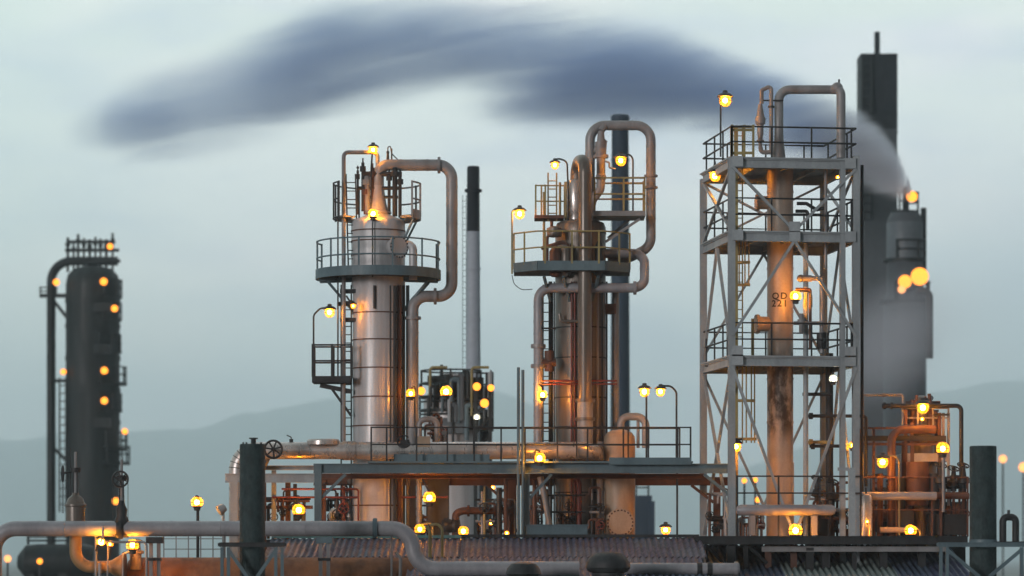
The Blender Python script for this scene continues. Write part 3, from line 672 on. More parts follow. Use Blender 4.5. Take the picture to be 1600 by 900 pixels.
manifold(826, 866, 756, 838, 102.0, 'slim piping right of the middle rack post before the U pipe column', 9, 8)
manifold(920, 944, 760, 838, 100.6, 'narrow pipe bundle squeezed against the domed tan vessel', 12, 6)
manifold(1104, 1148, 752, 838, 101.4, 'brown pipe tangle under the right end of the rack', 14, 9)
manifold(1250, 1336, 744, 838, 101.5, 'dark valve tangle at the foot of the lattice tower right of its column', 17, 16)
manifold(1152, 1196, 790, 838, 101.2, 'low pipe bundle behind the pale drum left of the column foot', 18, 8)
manifold(1356, 1414, 735, 838, 101.6, 'dark pipe tangle left of the rust brown reactor', 21, 14, ('dark', 'brown', 'dark'))
manifold(1462, 1512, 735, 838, 101.2, 'dark pipe tangle between the reactor and the wide green post', 23, 14, ('dark', 'brown', 'dark'))
manifold(1414, 1470, 622, 668, 101.4, 'rusty valve tangle on the crown of the reactor by the brightest lamp', 31, 11, ('brown', 'tan_pipe', 'brown'))
manifold(664, 706, 640, 690, 101.8, 'thin instrument piping behind the pale valve box on the walkway', 33, 6, ('tan_pipe', 'brown'))
manifold(404, 490, 756, 838, 101.8, 'open brown and dark piping between the dark green post and the first rack post', 41, 9, ('brown', 'dark', 'tan_pipe'))
manifold(868, 900, 768, 838, 100.8, 'slim dark valve piping at the foot of the brownish U pipe column', 44, 6)
# ================================================================== lattice tower
A, B = W(1143, 0, 98), W(1337, 0, 98.57); Cc, Dd = W(1099, 0, 102.2), W(1287, 0, 102.77)
ex = (B - A).xy.normalized(); ex = Vector((ex.x, ex.y, 0)); ey = (Cc - A).xy.normalized(); ey = Vector((ey.x, ey.y, 0))
A0, B0, C0, E0 = flat(A, 0), flat(B, 0), flat(Cc, 0), flat(Dd, 0)
zt = lambda y: Z(y, 98)
tow = thing('lattice_tower', 'pale steel lattice tower of three railed decks round a tall thin column', 'lattice tower', (A0 + E0) / 2)
ztop = zt(247)
for p, top in ((A0, ztop), (B0, zt(240)), (C0, ztop - .15), (E0, ztop)):
    MB().ibeam(p, flat(p, top), .20, .20, .03, up=ey).build('leg', M['tower'], tow)
MB().ibeam(flat(B0, 0) - ex * .42, flat(B0 - ex * .42, zt(250)), .16, .16, .02, up=ey).build('leg', M['tower'], tow)
CT = (A0 + B0 + C0 + E0) / 4; CT = W(1219, 0, CT.y); CT.z = 0
rc = S(20.5, 100)
decks = []
for i, (y, th) in enumerate(((245, .26), (360, .24), (555, .24))):
    zd = zt(y); dd = MB()
    ends = [(A0, B0), (B0, E0), (E0, C0), (C0, A0)]
    plate = MB()
    q = [A0 - ex * .1 - ey * .1, B0 + ex * .1 - ey * .1, E0 + ex * .1 + ey * .1, C0 - ex * .1 + ey * .1]
    plate.prism([(p.x, p.y) for p in q], zd - .05, zd - .005)
    dk = plate.build('deck', M['tower'], tow)
    for a, b in ends:
        MB().ibeam(flat(a, zd - .19) , flat(b, zd - .19), .12, .27, .035).build('edge_beam', M['tower'], dk)
    for k in (.25, .5, .75):
        MB().ibeam(flat(A0.lerp(B0, k), zd - .14), flat(C0.lerp(E0, k), zd - .14), .09, .17, .03).build('joist', M['tower'], dk)
    MB().rail([flat(p, zd) for p in (A0, B0, E0, C0, A0)], 1.0 if i else .94, 1.25, .024).build('railing', M['dark'], dk)
    decks.append((zd, dk))
def bay(a, b, kind, z0, z1, w=.10, off=None, mt='tower'):
    o = off or Vector((0, 0, 0)); m = (a + b) / 2
    if kind == 'V': L = [(flat(a, z1), flat(m, z0)), (flat(b, z1), flat(m, z0))]
    elif kind == 'A': L = [(flat(m, z1), flat(a, z0)), (flat(m, z1), flat(b, z0))]
    else: L = [(flat(a, z1), flat(b, z0)), (flat(b, z1), flat(a, z0))]
    for p, q in L: MB().beam(p + o, q + o, w, w * .8).build('brace', M[mt], tow)
zg = zt(838)
bay(A0, B0, 'V', decks[1][0], decks[0][0] - .3, off=-ey * .08)
bay(C0, E0, 'X', decks[1][0], decks[0][0] - .3, .09)
bay(A0, C0, 'X', decks[1][0], decks[0][0] - .3, .09); bay(B0, E0, 'X', decks[1][0], decks[0][0] - .3, .08)
bay(A0, B0, 'A', decks[2][0] + .6, decks[1][0] - .3, off=-ey * .08)
bay(C0, E0, 'A', decks[2][0] + .2, decks[1][0] - .3, .09)
bay(A0, C0, 'A', decks[2][0], decks[1][0] - .3, .09); bay(B0, E0, 'A', decks[2][0], decks[1][0] - .3, .08)
bay(A0, B0, 'V', zg, decks[2][0] - .35, off=-ey * .08)
bay(C0, E0, 'V', zg + 1, decks[2][0] - .35, .09); bay(A0, C0, 'X', zg, decks[2][0] - .3, .09); bay(B0, E0, 'A', zg, decks[2][0] - .3, .08)
for p, y in ((A0, 252), (B0 - ex * .2, 252), (A0, 367), (B0 - ex * .2, 367), (A0, 562), (B0 - ex * .2, 562), ((A0 + B0) / 2, 353), ((A0 + B0) / 2, 368), (A0, 548), (B0 - ex * .2, 548)):
    c = flat(p - ey * .135, zt(y)) + ex * (.16 if p is A0 else 0); MB().prism([(c.x - .17, c.y - .008), (c.x + .17, c.y - .008), (c.x + .17, c.y + .008), (c.x - .17, c.y + .008)], c.z - .17, c.z + .15).build('gusset', M['tower'], tow)
MB().cyl(W(1150, 262, 98.8), W(1332, 262, 98.9), .025, n=6).build('tie_rod', M['dark'], tow)
MB().cyl(W(1102, 572, 101.5), W(1180, 572, 100), .025, n=6).build('tie_rod', M['dark'], tow)
# access ladders between the decks
def cage_ladder(x, d, y0, y1, cage=True):
    a, b = W(x, y0, d), W(x, y1, d); m = MB().ladder(a, b, .36, .28, r=.02)
    l = m.build('ladder', M['yellow'], tow)
    if cage: MB().cage(a.lerp(b, .12), b, .32, .75).build('cage', M['yellow'], l)
cage_ladder(1151, 99.2, 555, 198, False)
MB().beam(W(1150, 820, 99), W(1150, 198, 99), .12).build('yellow_post', M['yellow'], tow)
MB().beam(W(1176, 555, 99.2), W(1176, 498, 99.2), .09).build('yellow_post', M['yellow'], tow)
for x, ya, yb in ((1155, 368, 446), (1164, 368, 446), (1170, 368, 446), (1160, 565, 692), (1166, 565, 692), (1174, 565, 692), (1179, 565, 692)):
    MB().cyl(W(x, yb, 100), W(x, ya, 100), .022, n=6).build('cage_bar', M['yellow'], tow)
for x0, x1, y in ((1142, 1172, 445), (1146, 1172, 410), (1146, 1180, 626), (1144, 1182, 686)):
    MB().beam(W(x0, y, 100), W(x1, y, 100), .07, .09).build('cage_hoop', M['yellow'], tow)
gt = MB()
for y in (198, 203, 239): gt.beam(W(1144, y, 98.1), W(1177, y, 98.1), .05, .08)
for x in (1144, 1163, 1177): gt.beam(W(x, 245, 98.1), W(x, 195, 98.1), .07)
gt.build('gate', M['yellow'], tow)

# column inside the lattice tower
col3 = thing('process_column', 'tall thin orange lit column with stencilled code inside the lattice tower', 'process column', CT, 'clad process columns')
zc = lambda y: Z(y, CT.y)
def stained():
    m = mat('stained_column_paint', (.40, .34, .29), (.30, .24, .20), rough=.45, metal=.15, scale=1.6, rust=.4, rustc=(.16, .09, .05), streak=.15)
    t = NT(m.node_tree); b = t.n['Principled BSDF']; src = b.inputs['Base Color'].links[0].from_socket
    pos = t.new('ShaderNodeNewGeometry').outputs['Position']; sx = t.new('ShaderNodeSeparateXYZ'); t.l.new(pos, sx.inputs[0])
    def band(za, zb, e):
        u = t.new('ShaderNodeMapRange', interpolation_type='SMOOTHSTEP'); t.l.new(sx.outputs[2], u.inputs[0]); u.inputs[1].default_value = za - e; u.inputs[2].default_value = za
        w = t.new('ShaderNodeMapRange', interpolation_type='SMOOTHSTEP'); t.l.new(sx.outputs[2], w.inputs[0]); w.inputs[1].default_value = zb; w.inputs[2].default_value = zb + e
        return t.math('MULTIPLY', u.outputs[0], t.math('SUBTRACT', 1.0, w.outputs[0]))
    f = t.math('MULTIPLY', band(zc(662), zc(570), .7), t.noise(t.scaled(pos, (1, 1, .5)), 2.6, 6, .65, .36, .56))
    t.put(b.inputs['Base Color'], t.mix(t.math('MULTIPLY', f, .9), src, (.035, .022, .016, 1)))
    return m
MB().lathe(CT, shell_prof([(rc * 1.06, 0), (rc * 1.06, zc(724)), (rc, zc(722)), (rc, zc(262)), (rc * .6, zc(256)), (rc * .5, zc(252))], [zc(q) for q in (300, 420, 487, 560, 592, 660)], .012), 40).build('shell', stained(), col3)
# stencilled code wrapped round the shell
def lettering(txt, cx, cy, d, h, C, r, parent):
    cu = bpy.data.curves.new('code', 'FONT'); cu.body = txt; cu.size = h * 1.4; cu.offset = .006; cu.align_x = 'CENTER'; cu.space_character = 1.25; cu.space_line = .82; cu.extrude = 0.0; cu.resolution_u = 3
    o = bpy.data.objects.new('code', cu); COL.objects.link(o)
    bpy.context.view_layer.update()
    me = bpy.data.meshes.new_from_object(o.evaluated_get(bpy.context.evaluated_depsgraph_get()))
    bpy.data.objects.remove(o)
    bm = bmesh.new(); bm.from_mesh(me); bmesh.ops.subdivide_edges(bm, edges=bm.edges, cuts=1); bm.to_mesh(me); bm.free()
    p = W(cx, cy, d); th0 = math.asin(max(-1, min(1, (p.x - C.x) / r)))
    for v in me.vertices:
        th = th0 + v.co.x / r; rr = r + .012
        v.co = Vector((C.x + rr * math.sin(th), C.y - rr * math.cos(th), p.z + v.co.y)) - parent.location
    me.materials.append(M['stencil']); l = bpy.data.objects.new('lettering', me); COL.objects.link(l); l.parent = parent
M['stencil'] = mat('black_stencil_paint', (.03, .025, .022), rough=.7, scale=6)
lettering('QD\n221', 1218, 467, CT.y - rc, .205, CT, rc, col3)
def manway(parent, C, r, ang, zz, R, L, mt, nb=16):
    ax = Vector((math.cos(math.radians(ang)), math.sin(math.radians(ang)), 0)); p = polar(C, r, ang, zz)
    mb = MB(); mb.cyl(p - ax * .15, p + ax * L, R * .8, n=22); flange(mb, p + ax * (L + .05), ax, R, .05, 26)
    m = mb.build('manway', M[mt], parent); bolted(MB(), p + ax * (L + .06), ax, R * .9, nb, .018).build('bolt_ring', M['dark'], m)
manway(col3, CT, rc, 190, zc(507), .30, .28, 'tank'); manway(col3, CT, rc, 186, zc(317), .26, .26, 'tank')
zn = ztop
MB().lathe(flat(W(1217, 0, 99.6), ztop), [(.26, 0), (.26, .06), (.22, .06), (.20, .3), (.15, .75), (.145, .9)], 20).build('nozzle', M['tan_pipe'], col3)
o = MB(); o.tube([W(1217, 225, 99.6), W(1217, 140, 99.6), W(1302, 140, 99.6)], S(7, 99.6), .34, n=16, seg=9); o.tube([W(1299, 140, 99.6), W(1314, 140, 99.4), W(1314, 247, 99.4)], S(7.2, 99.6), .2, n=16)
o.ball(W(1308, 138, 99.5), S(9.5, 99.5)); ohp = o.build('overhead_pipe', M['tan_pipe'], col3)
MB().cyl(W(1311, 132, 99.5), W(1311, 124, 99.5), .03, n=8).build('vent_stub', M['dark'], ohp)
MB().tube([W(1190, 162, 99.4), W(1190, 141, 99.4), W(1205, 134, 99.4), W(1205, 238, 99.4)], S(3.2, 99.4), .08, n=10).build('bypass_pipe', M['tan_pipe'], col3)
MB().cyl(W(1187, 157, 99.4), W(1224, 157, 99.4), .025, n=8).build('strut', M['dark'], col3)
flange(MB(), W(1205, 167, 99.4), UP, .1, .03).build('coupling', M['dark'], col3)
mb = MB(); mb.lathe(W(1188, 236, 99.4), [(.05, 0), (.06, .25), (.12, .28), (.12, .34), (.07, .36), (.10, .55), (.10, .80), (.15, .84), (.17, 1.0), (.12, 1.1), (.09, 1.3), (.06, 1.45)], 14); rv = mb.build('relief_valve', M['tan_pipe'], col3)
MB().tube([W(1188, 230, 99.4), W(1190, 238, 99.4), W(1208, 238, 99.4)], .07, .1).build('elbow', M['tan_pipe'], rv)
for p in ([(1245, 318), (1260, 318), (1276, 328), (1288, 325)], [(1243, 330), (1262, 330), (1262, 360)]):
    MB().tube([W(x, y, 99.6) for x, y in p], .055, .08).build('branch_line', M['dark'], col3)
# gauge line beside the column on the lowest deck
gl = thing('gauge_line', 'thin square pipe loop with valves beside the stencilled column code', 'pipe', W(1284, 555, 99.4))
MB().tube([W(1248, 435, 99.4), W(1284, 435, 99.4), W(1284, 552, 99.4)], .075, .05, n=10).build('pipe', M['tan_pipe'], gl)
mb = MB(); mb.ball(W(1251, 435, 99.4), .12); mb.cyl(W(1250, 435, 99.4), W(1268, 435, 99.4), .1, n=12); mb.build('valve', M['tan_pipe'], gl)
MB().tube([W(1243, 452, 99.2), W(1266, 452, 99.2), W(1266, 545, 99.2)], .05, .06).build('small_pipe', M['brown'], gl)
mb = MB(); mb.cyl(W(1252, 520, 99.2), W(1252, 490, 99.2), .07, n=10); mb.cyl(W(1252, 505, 99.2), W(1252, 499, 99.2), .12, n=12); mb.cyl(W(1240, 505, 99.2), W(1284, 505, 99.2), .06, n=10); mb.build('control_valve', M['tan_pipe'], gl)
MB().cyl(W(1284, 545, 99.4), W(1284, 520, 99.4), .16, n=14).build('pot', M['dark'], gl)
# pipes running up through the tower
for i, (x, d, ya, yb, r, mt, lb) in enumerate(((1296, 101.2, 470, 838, 6, 'dark', 'thick black riser inside the lattice tower, right of its column'), (1259, 99.5, 380, 838, 4, 'tower', 'pale riser just right of the stencilled column'), (1316, 99.3, 250, 838, 4, 'tan_pipe', 'tan riser close to the right front leg of the lattice tower'), (1347, 98.9, 258, 838, 2.5, 'dark', 'thin dark riser outside the right leg of the lattice tower'), (1290, 99.0, 260, 420, 2.5, 'tan_pipe', 'short thin riser between the two upper decks'))):
    P = [W(x, yb, d), W(x, ya, d)]
    if i == 0: P = [W(1296, 838, d), W(1296, 552, d)]
    tag(MB().tube(P, S(r, d), 0, n=12).build('riser_pipe', M[mt], None), lb, 'pipe', 'riser pipes in the lattice tower')
for y, xa, xb, mt, lb in ((616, 1254, 1300, 'dark', 'dark level pipe with a blunt end in the lower bay of the lattice tower'), (650, 1262, 1345, 'dark', 'dark level pipe above the warm small lamp at the tower'), (697, 1265, 1330, 'dark', 'dark valved level pipe at the small lamp of the lattice tower'), (691, 1262, 1300, 'yellow', 'short olive pipe right of the orange column foot')):
    o = tag(MB().cyl(W(xa, y, 100), W(xb, y, 100), .055, n=10).build('branch_pipe', M[mt], None), lb, 'pipe', 'level pipes in the lattice tower')
    mb = MB(); mb.cyl(W(xa + 2, y, 100), W(xa + 8, y, 100), .1, n=12); mb.build('fitting', M[mt], o)
lamp(1133, 157, 98.8, 'highest lamp, on a thin mast at the top deck of the lattice tower', [(1131, 148), (1126, 150), (1126, 245)], .17)
lamp(1117, 275, 100.5, 'lamp under the left end of the top deck of the lattice tower', [(1117, 262), (1117, 252)], .17)
lamp(1243, 463, 98.9, 'lamp lighting the stencilled code on the thin column', [(1250, 455), (1268, 455), (1268, 480)], .15, hood=False)
lamp(1150, 698, 98.4, 'lamp on the yellow post low at the left front leg of the lattice tower', [(1152, 688), (1160, 686)], .16)
lamp(1302, 592, 99.6, 'white lamp inside the lattice tower below its lowest deck', [(1302, 578), (1302, 562)], .13, 'white', hood=False)
lamp(1309, 277, 99.2, 'tiny lamp below the right end of the top deck', None, .06, 'small', hood=False)
lamp(1332, 696, 99.5, 'small warm lamp at the right leg of the lattice tower', None, .11, 'small', hood=False)
lamp(1318, 694, 101, 'tiny warm lamp on the black riser of the lattice tower', None, .07, 'small', hood=False)

# ================================================================== pipe deck on the right
DD = 97.0
pd = thing('pipe_deck', 'long dark steel deck edge carrying the right hand equipment above patched roofs', 'platform', flat(W(1300, 870, DD), 0))
px = lambda x, d: W(x, 0, d).x
MB().prism([(px(1086, DD), DD), (px(1512, DD), DD), (px(1512, DD), 108), (px(1086, DD), 108)], Z(843, DD), Z(838, DD)).build('deck_plate', M['dark'], pd)
MB().ibeam(W(1086, 844, DD - .05), W(1512, 844, DD - .05), .2, S(13, DD), .03).build('edge_beam', M['dark'], pd)
for x, w, dz in ((1092, 10, .3), (1105, 4, .3), (1142, 13, .2), (1165, 7, .3), (1200, 10, .6), (1240, 10, .6), (1265, 12, .2), (1290, 13, .6), (1335, 7, .3), (1380, 12, .6), (1440, 12, .8)):
    a = W(x, 851, DD + dz); MB().beam(flat(a, 0), a, S(w, DD), S(w, DD)).build('post', M['dark' if w != 10 else 'brown'], pd)
MB().ibeam(W(1190, 858, DD + .1), W(1480, 858, DD + .1), .1, S(8, DD), .03).build('beam', M['tan_pipe'], pd)
MB().beam(W(1105, 853, DD + .3), W(1130, 880, DD + .3), .09).build('brace', M['dark'], pd)
MB().beam(W(1168, 853, DD + .3), W(1198, 880, DD + .5), .09).build('brace', M['dark'], pd)
MB().rail([W(1152, 838, 98.0) , W(1345, 838, 98.3)], S(94, 98), 1.3, .026, mids=(.72,)).build('railing', M['dark'], pd)
MB().rail([W(1345, 838, 99.4), W(1512, 838, 99.4)], S(92, 99.4), 1.0, .026, mids=(.74, .45)).build('railing', M['brown'], pd)
drum = thing('horizontal_drum', 'long pale blue grey drum lying level at the foot of the lattice tower', 'drum', W(1228, 838, 97.7))
z0 = W(1150, 797, 97.7); L_ = S(156, 97.7); r_ = S(8.5, 97.7)
MB().lathe(z0, [(r_ * .2, 0), (r_ * .7, .03), (r_, .14), (r_, L_ - .14), (r_ * .7, L_ - .03), (r_ * .2, L_)], 24, Vector((1, 0, 0))).build('shell', M['pipe'], drum)
for x in (1175, 1272): MB().box(W(x, 821, 97.7), (.18, .25, S(31, 97.7))).build('saddle', M['tan_pipe'], drum)
gp = thing('pipe_stand', 'pale grey square post with a short arm right of the lattice tower', 'post', W(1331, 838, 97.4))
MB().beam(W(1331, 838, 97.4), W(1331, 731, 97.4), S(10, 97.4)).build('post', M['tower'], gp)
MB().beam(W(1309, 733, 97.4), W(1326.6, 733, 97.4), .1).build('arm', M['tower'], gp)
# equipment around the fired unit
RV = 101.0
unit = thing('reactor', 'rust brown reactor drum with deck and piping at the brightest right lamp', 'reactor', flat(W(1440, 870, RV), 0))
CR = flat(W(1440, 0, RV), 0); zr = lambda y: Z(y, RV)
MB().lathe(CR, shell_prof([(S(24, RV), 0), (S(24, RV), zr(722)), (S(20, RV), zr(715)), (S(20, RV), zr(668)), (S(15, RV), zr(664)), (S(15, RV), zr(630)), (S(10, RV), zr(622)), (S(3, RV), zr(618))], [zr(745), zr(690), zr(650)]), 30).build('shell', M['dark_clad'], unit)
MB().box(W(1441, 716, RV), (S(72, RV), 1.7, S(13, RV))).build('deck', M['tan_pipe'], unit)
MB().box(W(1444, 690, RV + .3), (S(60, RV), 1.4, .1)).build('upper_deck', M['brown'], unit)
for x, ya, yb, w, mt in ((1415, 640, 838, 5, 'brown'), (1468, 645, 838, 5, 'brown'), (1412, 690, 838, 7, 'brown'), (1482, 645, 838, 4, 'tan_pipe'), (1474, 645, 700, 4, 'tan_pipe'), (1345, 670, 838, 6, 'brown'), (1365, 670, 838, 4, 'brown'), (1425, 660, 838, 6, 'brown')):
    MB().beam(W(x, yb, 100.2), W(x, ya, 100.2), S(w, 100)).build('post', M[mt], unit)
for y, xa, xb, w, mt in ((685, 1340, 1478, 8, 'dark'), (694, 1345, 1482, 4, 'brown'), (669, 1345, 1405, 3, 'brown'), (648, 1458, 1484, 3, 'dark'), (760, 1385, 1510, 8, 'dark'), (745, 1345, 1395, 4, 'brown')):
    MB().beam(W(xa, y, 100.1), W(xb, y, 100.1), S(w, 100)).build('beam', M[mt], unit)
MB().rail([W(1410, 668, 100.2), W(1482, 668, 100.2)], .6, .5, .024).build('railing', M['tan_pipe'], unit)
for x, y, r, h in ((1426, 645, .10, .8), (1432, 640, .06, .9), (1452, 640, .07, 1.0), (1456, 655, .1, .6), (1462, 660, .08, .7), (1446, 632, .05, .5)):
    mb = MB(); c = W(x, y, 100.6); mb.lathe(c, [(r, -h/2), (r, h*.1), (r*1.7, h*.12), (r*1.7, h*.22), (r*.8, h*.25), (r*.8, h*.5)], 12); mb.build('fitting', M['brown'], unit)
for x, yt, yb, r, mt in ((1434, 722, 790, 18, 'brown'), (1460, 740, 800, 10, 'dark'), (1405, 745, 800, 10, 'dark')):
    MB().cyl(W(x, yb, 100), W(x, yt, 100), S(r, 100), n=16).build('heat_exchanger', M[mt], unit)
GR = 'pipes of the right hand unit'
pipe('process_pipe', [(1378, 634), (1432, 634)], 3.6, 'dark', 'black valved pipe pointing left from the brightest right lamp', 0, GR, d=99.8, fl=((1393, 634, 99.8, X), (1382, 634, 99.8, X)))
pipe('process_pipe', [(1452, 634), (1502, 634), (1502, 760)], 3.4, 'dark', 'black pipe that bends down between the bright lamp and the green post', .16, GR, d=99.8)
pipe('process_pipe', [(1344, 617), (1411, 617), (1411, 668)], 2.2, 'tan_pipe', 'thin pipe above the black valved pipe, bending down at its right end', .08, GR, d=100.4, fl=((1381, 617, 100.4, X),))
pipe('process_pipe', [(1393, 838), (1393, 671), (1462, 671)], 6.5, 'brown', 'thick brown pipe rising and bending right below the bright lamp', .38, GR, d=99.6)
pipe('process_pipe', [(1346, 775), (1463, 775)], 6.5, 'pipe', 'pink lit level pipe in the middle of the right hand unit', 0, GR, d=98.6)
pipe('process_pipe', [(1464, 775), (1514, 775)], 5, 'brown', 'rusty level pipe between the pink lit pipe and the green post', 0, GR, d=99.2)
pipe('process_pipe', [(1342, 650), (1353, 650), (1353, 760)], 2.6, 'dark', 'slim black bent pipe just right of the lattice tower leg', .1, GR, d=99.9)
pipe('process_pipe', [(1345, 806), (1512, 806)], 9, 'brown', 'broad dark brown pipe near the deck behind the lowest bright lamp', 0, GR, d=101)
pipe('process_pipe', [(1388, 790), (1512, 790)], 6, 'dark', 'black pipe above the broad dark brown pipe at the deck', 0, GR, d=101.5)
pipe('process_pipe', [(1375, 838), (1375, 740)], 5, 'brown', 'brown upright pipe under the lamp left of the thick brown bend', 0, GR, d=99.9)
pipe('process_pipe', [(1474, 800), (1474, 712)], 2.6, 'tan_pipe', 'thin upright post below the lamp right of the brown reactor', 0, GR, d=98.7)
pipe('process_pipe', [(1375, 828), (1420, 828)], 4.5, 'tank', 'tan pipe on the deck left of the lowest bright lamp', 0, GR, d=98.8)
sv = thing('small_vessel', 'small silver topped upright vessel left of the pink lit pipe', 'vessel', W(1353, 838, 98.4))
MB().lathe(W(1353, 838, 98.4), [(.2, 0), (.2, .9), (.19, .95), (.19, 1.2), (.14, 1.28), (.05, 1.31)], 20).build('shell', M['clad_pipe'], sv)
MB().cyl(W(1353, 838 - 1.3 / S(1, 98.4), 98.4), W(1353, 762, 98.4), .03, n=8).build('outlet', M['dark'], sv)
for i, (x, y, w, h, lb) in enumerate(((1480, 818, 60, 36, 'black machinery block low beside the green post'), (1410, 812, 30, 40, 'dark machinery block between the silver topped vessel and the reactor'), (1280, 822, 24, 30, 'dark pump block at the right end of the pale drum'))):
    t = thing('machinery_block', lb, 'machinery', W(x, 838, 100 if i < 2 else 98.6)); d = 100 if i < 2 else 98.6
    MB().box(W(x, y + 2, d), (S(w, d), .8, S(h - 4, d))).build('body', M['dark'], t)
    for k in (-.3, .05, .3): MB().cyl(W(x + k * w, y - h / 2 + 3, d), W(x + k * w, y - h * (.75 + .3 * abs(k)), d), .07 + .1 * abs(k), n=10).build('cover', M['dark' if k < 0 else 'brown'], t)
for i, (x, y, d, lb) in enumerate(((1300, 770, 99, 'dark valve with handwheel at the black riser foot'), (1277, 765, 98.8, 'dark valve cluster left of the black riser foot'), (1470, 745, 99.5, 'dark round valve right of the reactor drum'), (1505, 745, 99.7, 'dark round valve at the foot of the black bent pipe'), (1490, 750, 100, 'dark valve between two round valves by the green post'))):
    t = thing('valve', lb, 'valve', W(x, y, d), 'valves of the right hand unit'); mb = MB(); mb.lathe(W(x, y + 18, d), [(.09, 0), (.09, .12), (.2, .16), (.2, .32), (.1, .38), (.07, .6), (.05, .8)], 14); mb.build('body', M['dark'], t)
    MB().wheel(W(x, y - 18, d), (.2, -.5, 1), .18, 5).build('handwheel', M['dark'], t)
    MB().beam(W(x, 838, d), W(x, y + 18, d), .08).build('stem', M['brown'], t)
lamp(1442, 637, 99.2, 'lamp high on the rust brown reactor', [(1444, 625), (1450, 622), (1452, 636)], .17)
lamp(1441, 655, 100.0, 'tiny lamp just below the high lamp of the reactor', None, .07, 'small', hood=False)
lamp(1473, 701, 98.7, 'lamp on the right side of the reactor deck', [(1474, 712)], .18, hood=False)
lamp(1379, 722, 98.8, 'lamp on a hooked yellow pole left of the reactor', [(1384, 713), (1398, 712), (1405, 720), (1405, 836)], .18, pm=M['yellow'])
lamp(1423, 829, 97.5, 'lowest bright lamp on the dark deck edge in front of the reactor', [(1432, 824), (1438, 830), (1438, 838)], .19, hood=False, pm=M['yellow'])
lamp(1243, 829, 97.2, 'lamp on the dark deck edge in front of the pale drum', [(1243, 842)], .18, hood=False)
lamp(1280, 832, 98.9, 'small lamp low behind the deck edge right of the pale drum', None, .10, 'small', hood=False)
lamp(1355, 815, 97.9, 'small lamp against the silver topped vessel', None, .06, 'small', hood=False)

# ================================================================== shed roofs
def corrugated(xa, xb, ya, da, yb, db, label, mats, wall=True, ridge=None):
    """sheeted roof falling towards the camera from (ya,da) to (yb,db)"""
    a0, a1 = W(xa, ya, da), W(xb, ya, da)
    t = thing('corrugated_roof', label, 'roof', flat((a0 + a1) / 2, 0), 'corrugated shed roofs')
    zr, ze = Z(ya, da), Z(yb, db); x0, x1 = a0.x, a1.x; n = max(1, round((x1 - x0) / 1.05)); w = (x1 - x0) / n
    for i in range(n):
        for row in range(2):
            k0, k1 = (0, .52) if row == 0 else (.5, 1.0); lift = .012 if row == 0 else 0
            vs, nn = [], 44; jit = random.uniform(-.03, .03)
            for kk in (k0, k1):
                yy = da + (db - da) * kk - (jit if kk == 1 else 0); zz = zr + (ze - zr) * kk + lift
                for up in (0, 1):
                    for j in range(nn + 1):
                        x = x0 + i * w + (w + .05) * j / nn; vs.append(Vector((x, yy, zz + .032 * math.cos((x - x0) * 2 * PI / .19) + up * .006)))
            m = nn + 1; fs = []
            for j in range(nn):
                fs += [(j, j+1, 2*m+j+1, 2*m+j), (m+j, 3*m+j, 3*m+j+1, m+j+1), (j, m+j, m+j+1, j+1), (2*m+j, 2*m+j+1, 3*m+j+1, 3*m+j)]
            mb = MB(); mb.add(vs, fs, True); mb.build('sheet', M[random.choice(mats)], t, 60)
    if wall:
        MB().box(((x0 + x1) / 2, (da + db) / 2, (ze - .06) / 2), (x1 - x0 - .1, abs(da - db) - .3, ze - .06)).build('wall', M['shed'], t)
        MB().prism([(x0 + .05, db + .2), (x1 - .05, db + .2), (x1 - .05, da), (x0 + .05, da)], ze - .05, ze - .04).build('eave', M['shed'], t)
    if ridge:
        MB().box(((x0 + x1) / 2, da, zr + .07), (x1 - x0, .34, .09)).build('ridge_cap', M[ridge], t)
        MB().box(((x0 + x1) / 2, da + .1, (zr) / 2), (x1 - x0 - .2, .1, zr - .04)).build('back_wall', M['shed'], t)
    return t
corrugated(425, 720, 842, 97.6, 871, 94.2, 'left corrugated roof with a turquoise ridge under the pipe rack', ['roof1', 'roof2', 'roof2'], True, 'ridge')
corrugated(722, 1092, 841, 97.6, 871, 94.2, 'violet grey corrugated roof in the middle under the pipe rack', ['roof1', 'roof1', 'roof2', 'roof1'], True, 'dark')
corrugated(640, 1092, 872, 94.0, 905, 90.5, 'lower violet grey corrugated roof behind the bottom pipe', ['roof1', 'roof2'], True)
corrugated(1094, 1480, 852, 101.5, 905, 95.6, 'patched corrugated roof under the dark deck on the right', ['roof1', 'roof2', 'roof3', 'roof2'], True)

# ================================================================== front pipe and things by it
DF = 91.0
rf = S(12, DF)
fp = MB(); fp.tube([W(-9, 990, DF), W(-9, 826, DF), W(640, 826, DF), W(652, 889, DF), W(905, 889, DF)], rf, .62, n=24, seg=10)
front = tag(fp.build('front_pipe', M['pipe'], None), 'long grey pipe in front that steps down beside the hooked stand lamp', 'pipe')
for x in (188, 586): flange(MB(), W(x, 826, DF), X, rf * 1.35, .06, 24).build('flange', M['dark'] if x < 300 else M['steel'], front)
MB().cyl(W(183, 826, DF), W(192, 826, DF), rf * 1.2, n=20).build('valve_body', M['dark'], front)
seams(front, [(x, 826, DF, X) for x in (60, 134, 268, 312, 352, 440, 540, 612)], rf, 'pipe', .012)
seams(front, [(x, 889, DF, X) for x in (690, 735, 780, 850)], rf, 'pipe', .012)
for x in (102, 345, 478): MB().torus(W(x, 826, DF), X, rf * 1.0, .012, 24, 5).build('weld_seam', M['pipe'], front)
fp2 = tag(MB().tube([W(975, 889, DF + .3), W(1155, 889, DF + .3)], S(9.5, DF), 0, n=20).build('front_pipe', M['pipe'], None), 'short pale pipe with dark straps at the bottom right of the black vent cap', 'pipe')
for x in (1093, 1109): MB().cyl(W(x - 4, 889, DF + .3), W(x + 4, 889, DF + .3), S(10.2, DF), n=20).build('strap', M['dark'], fp2)
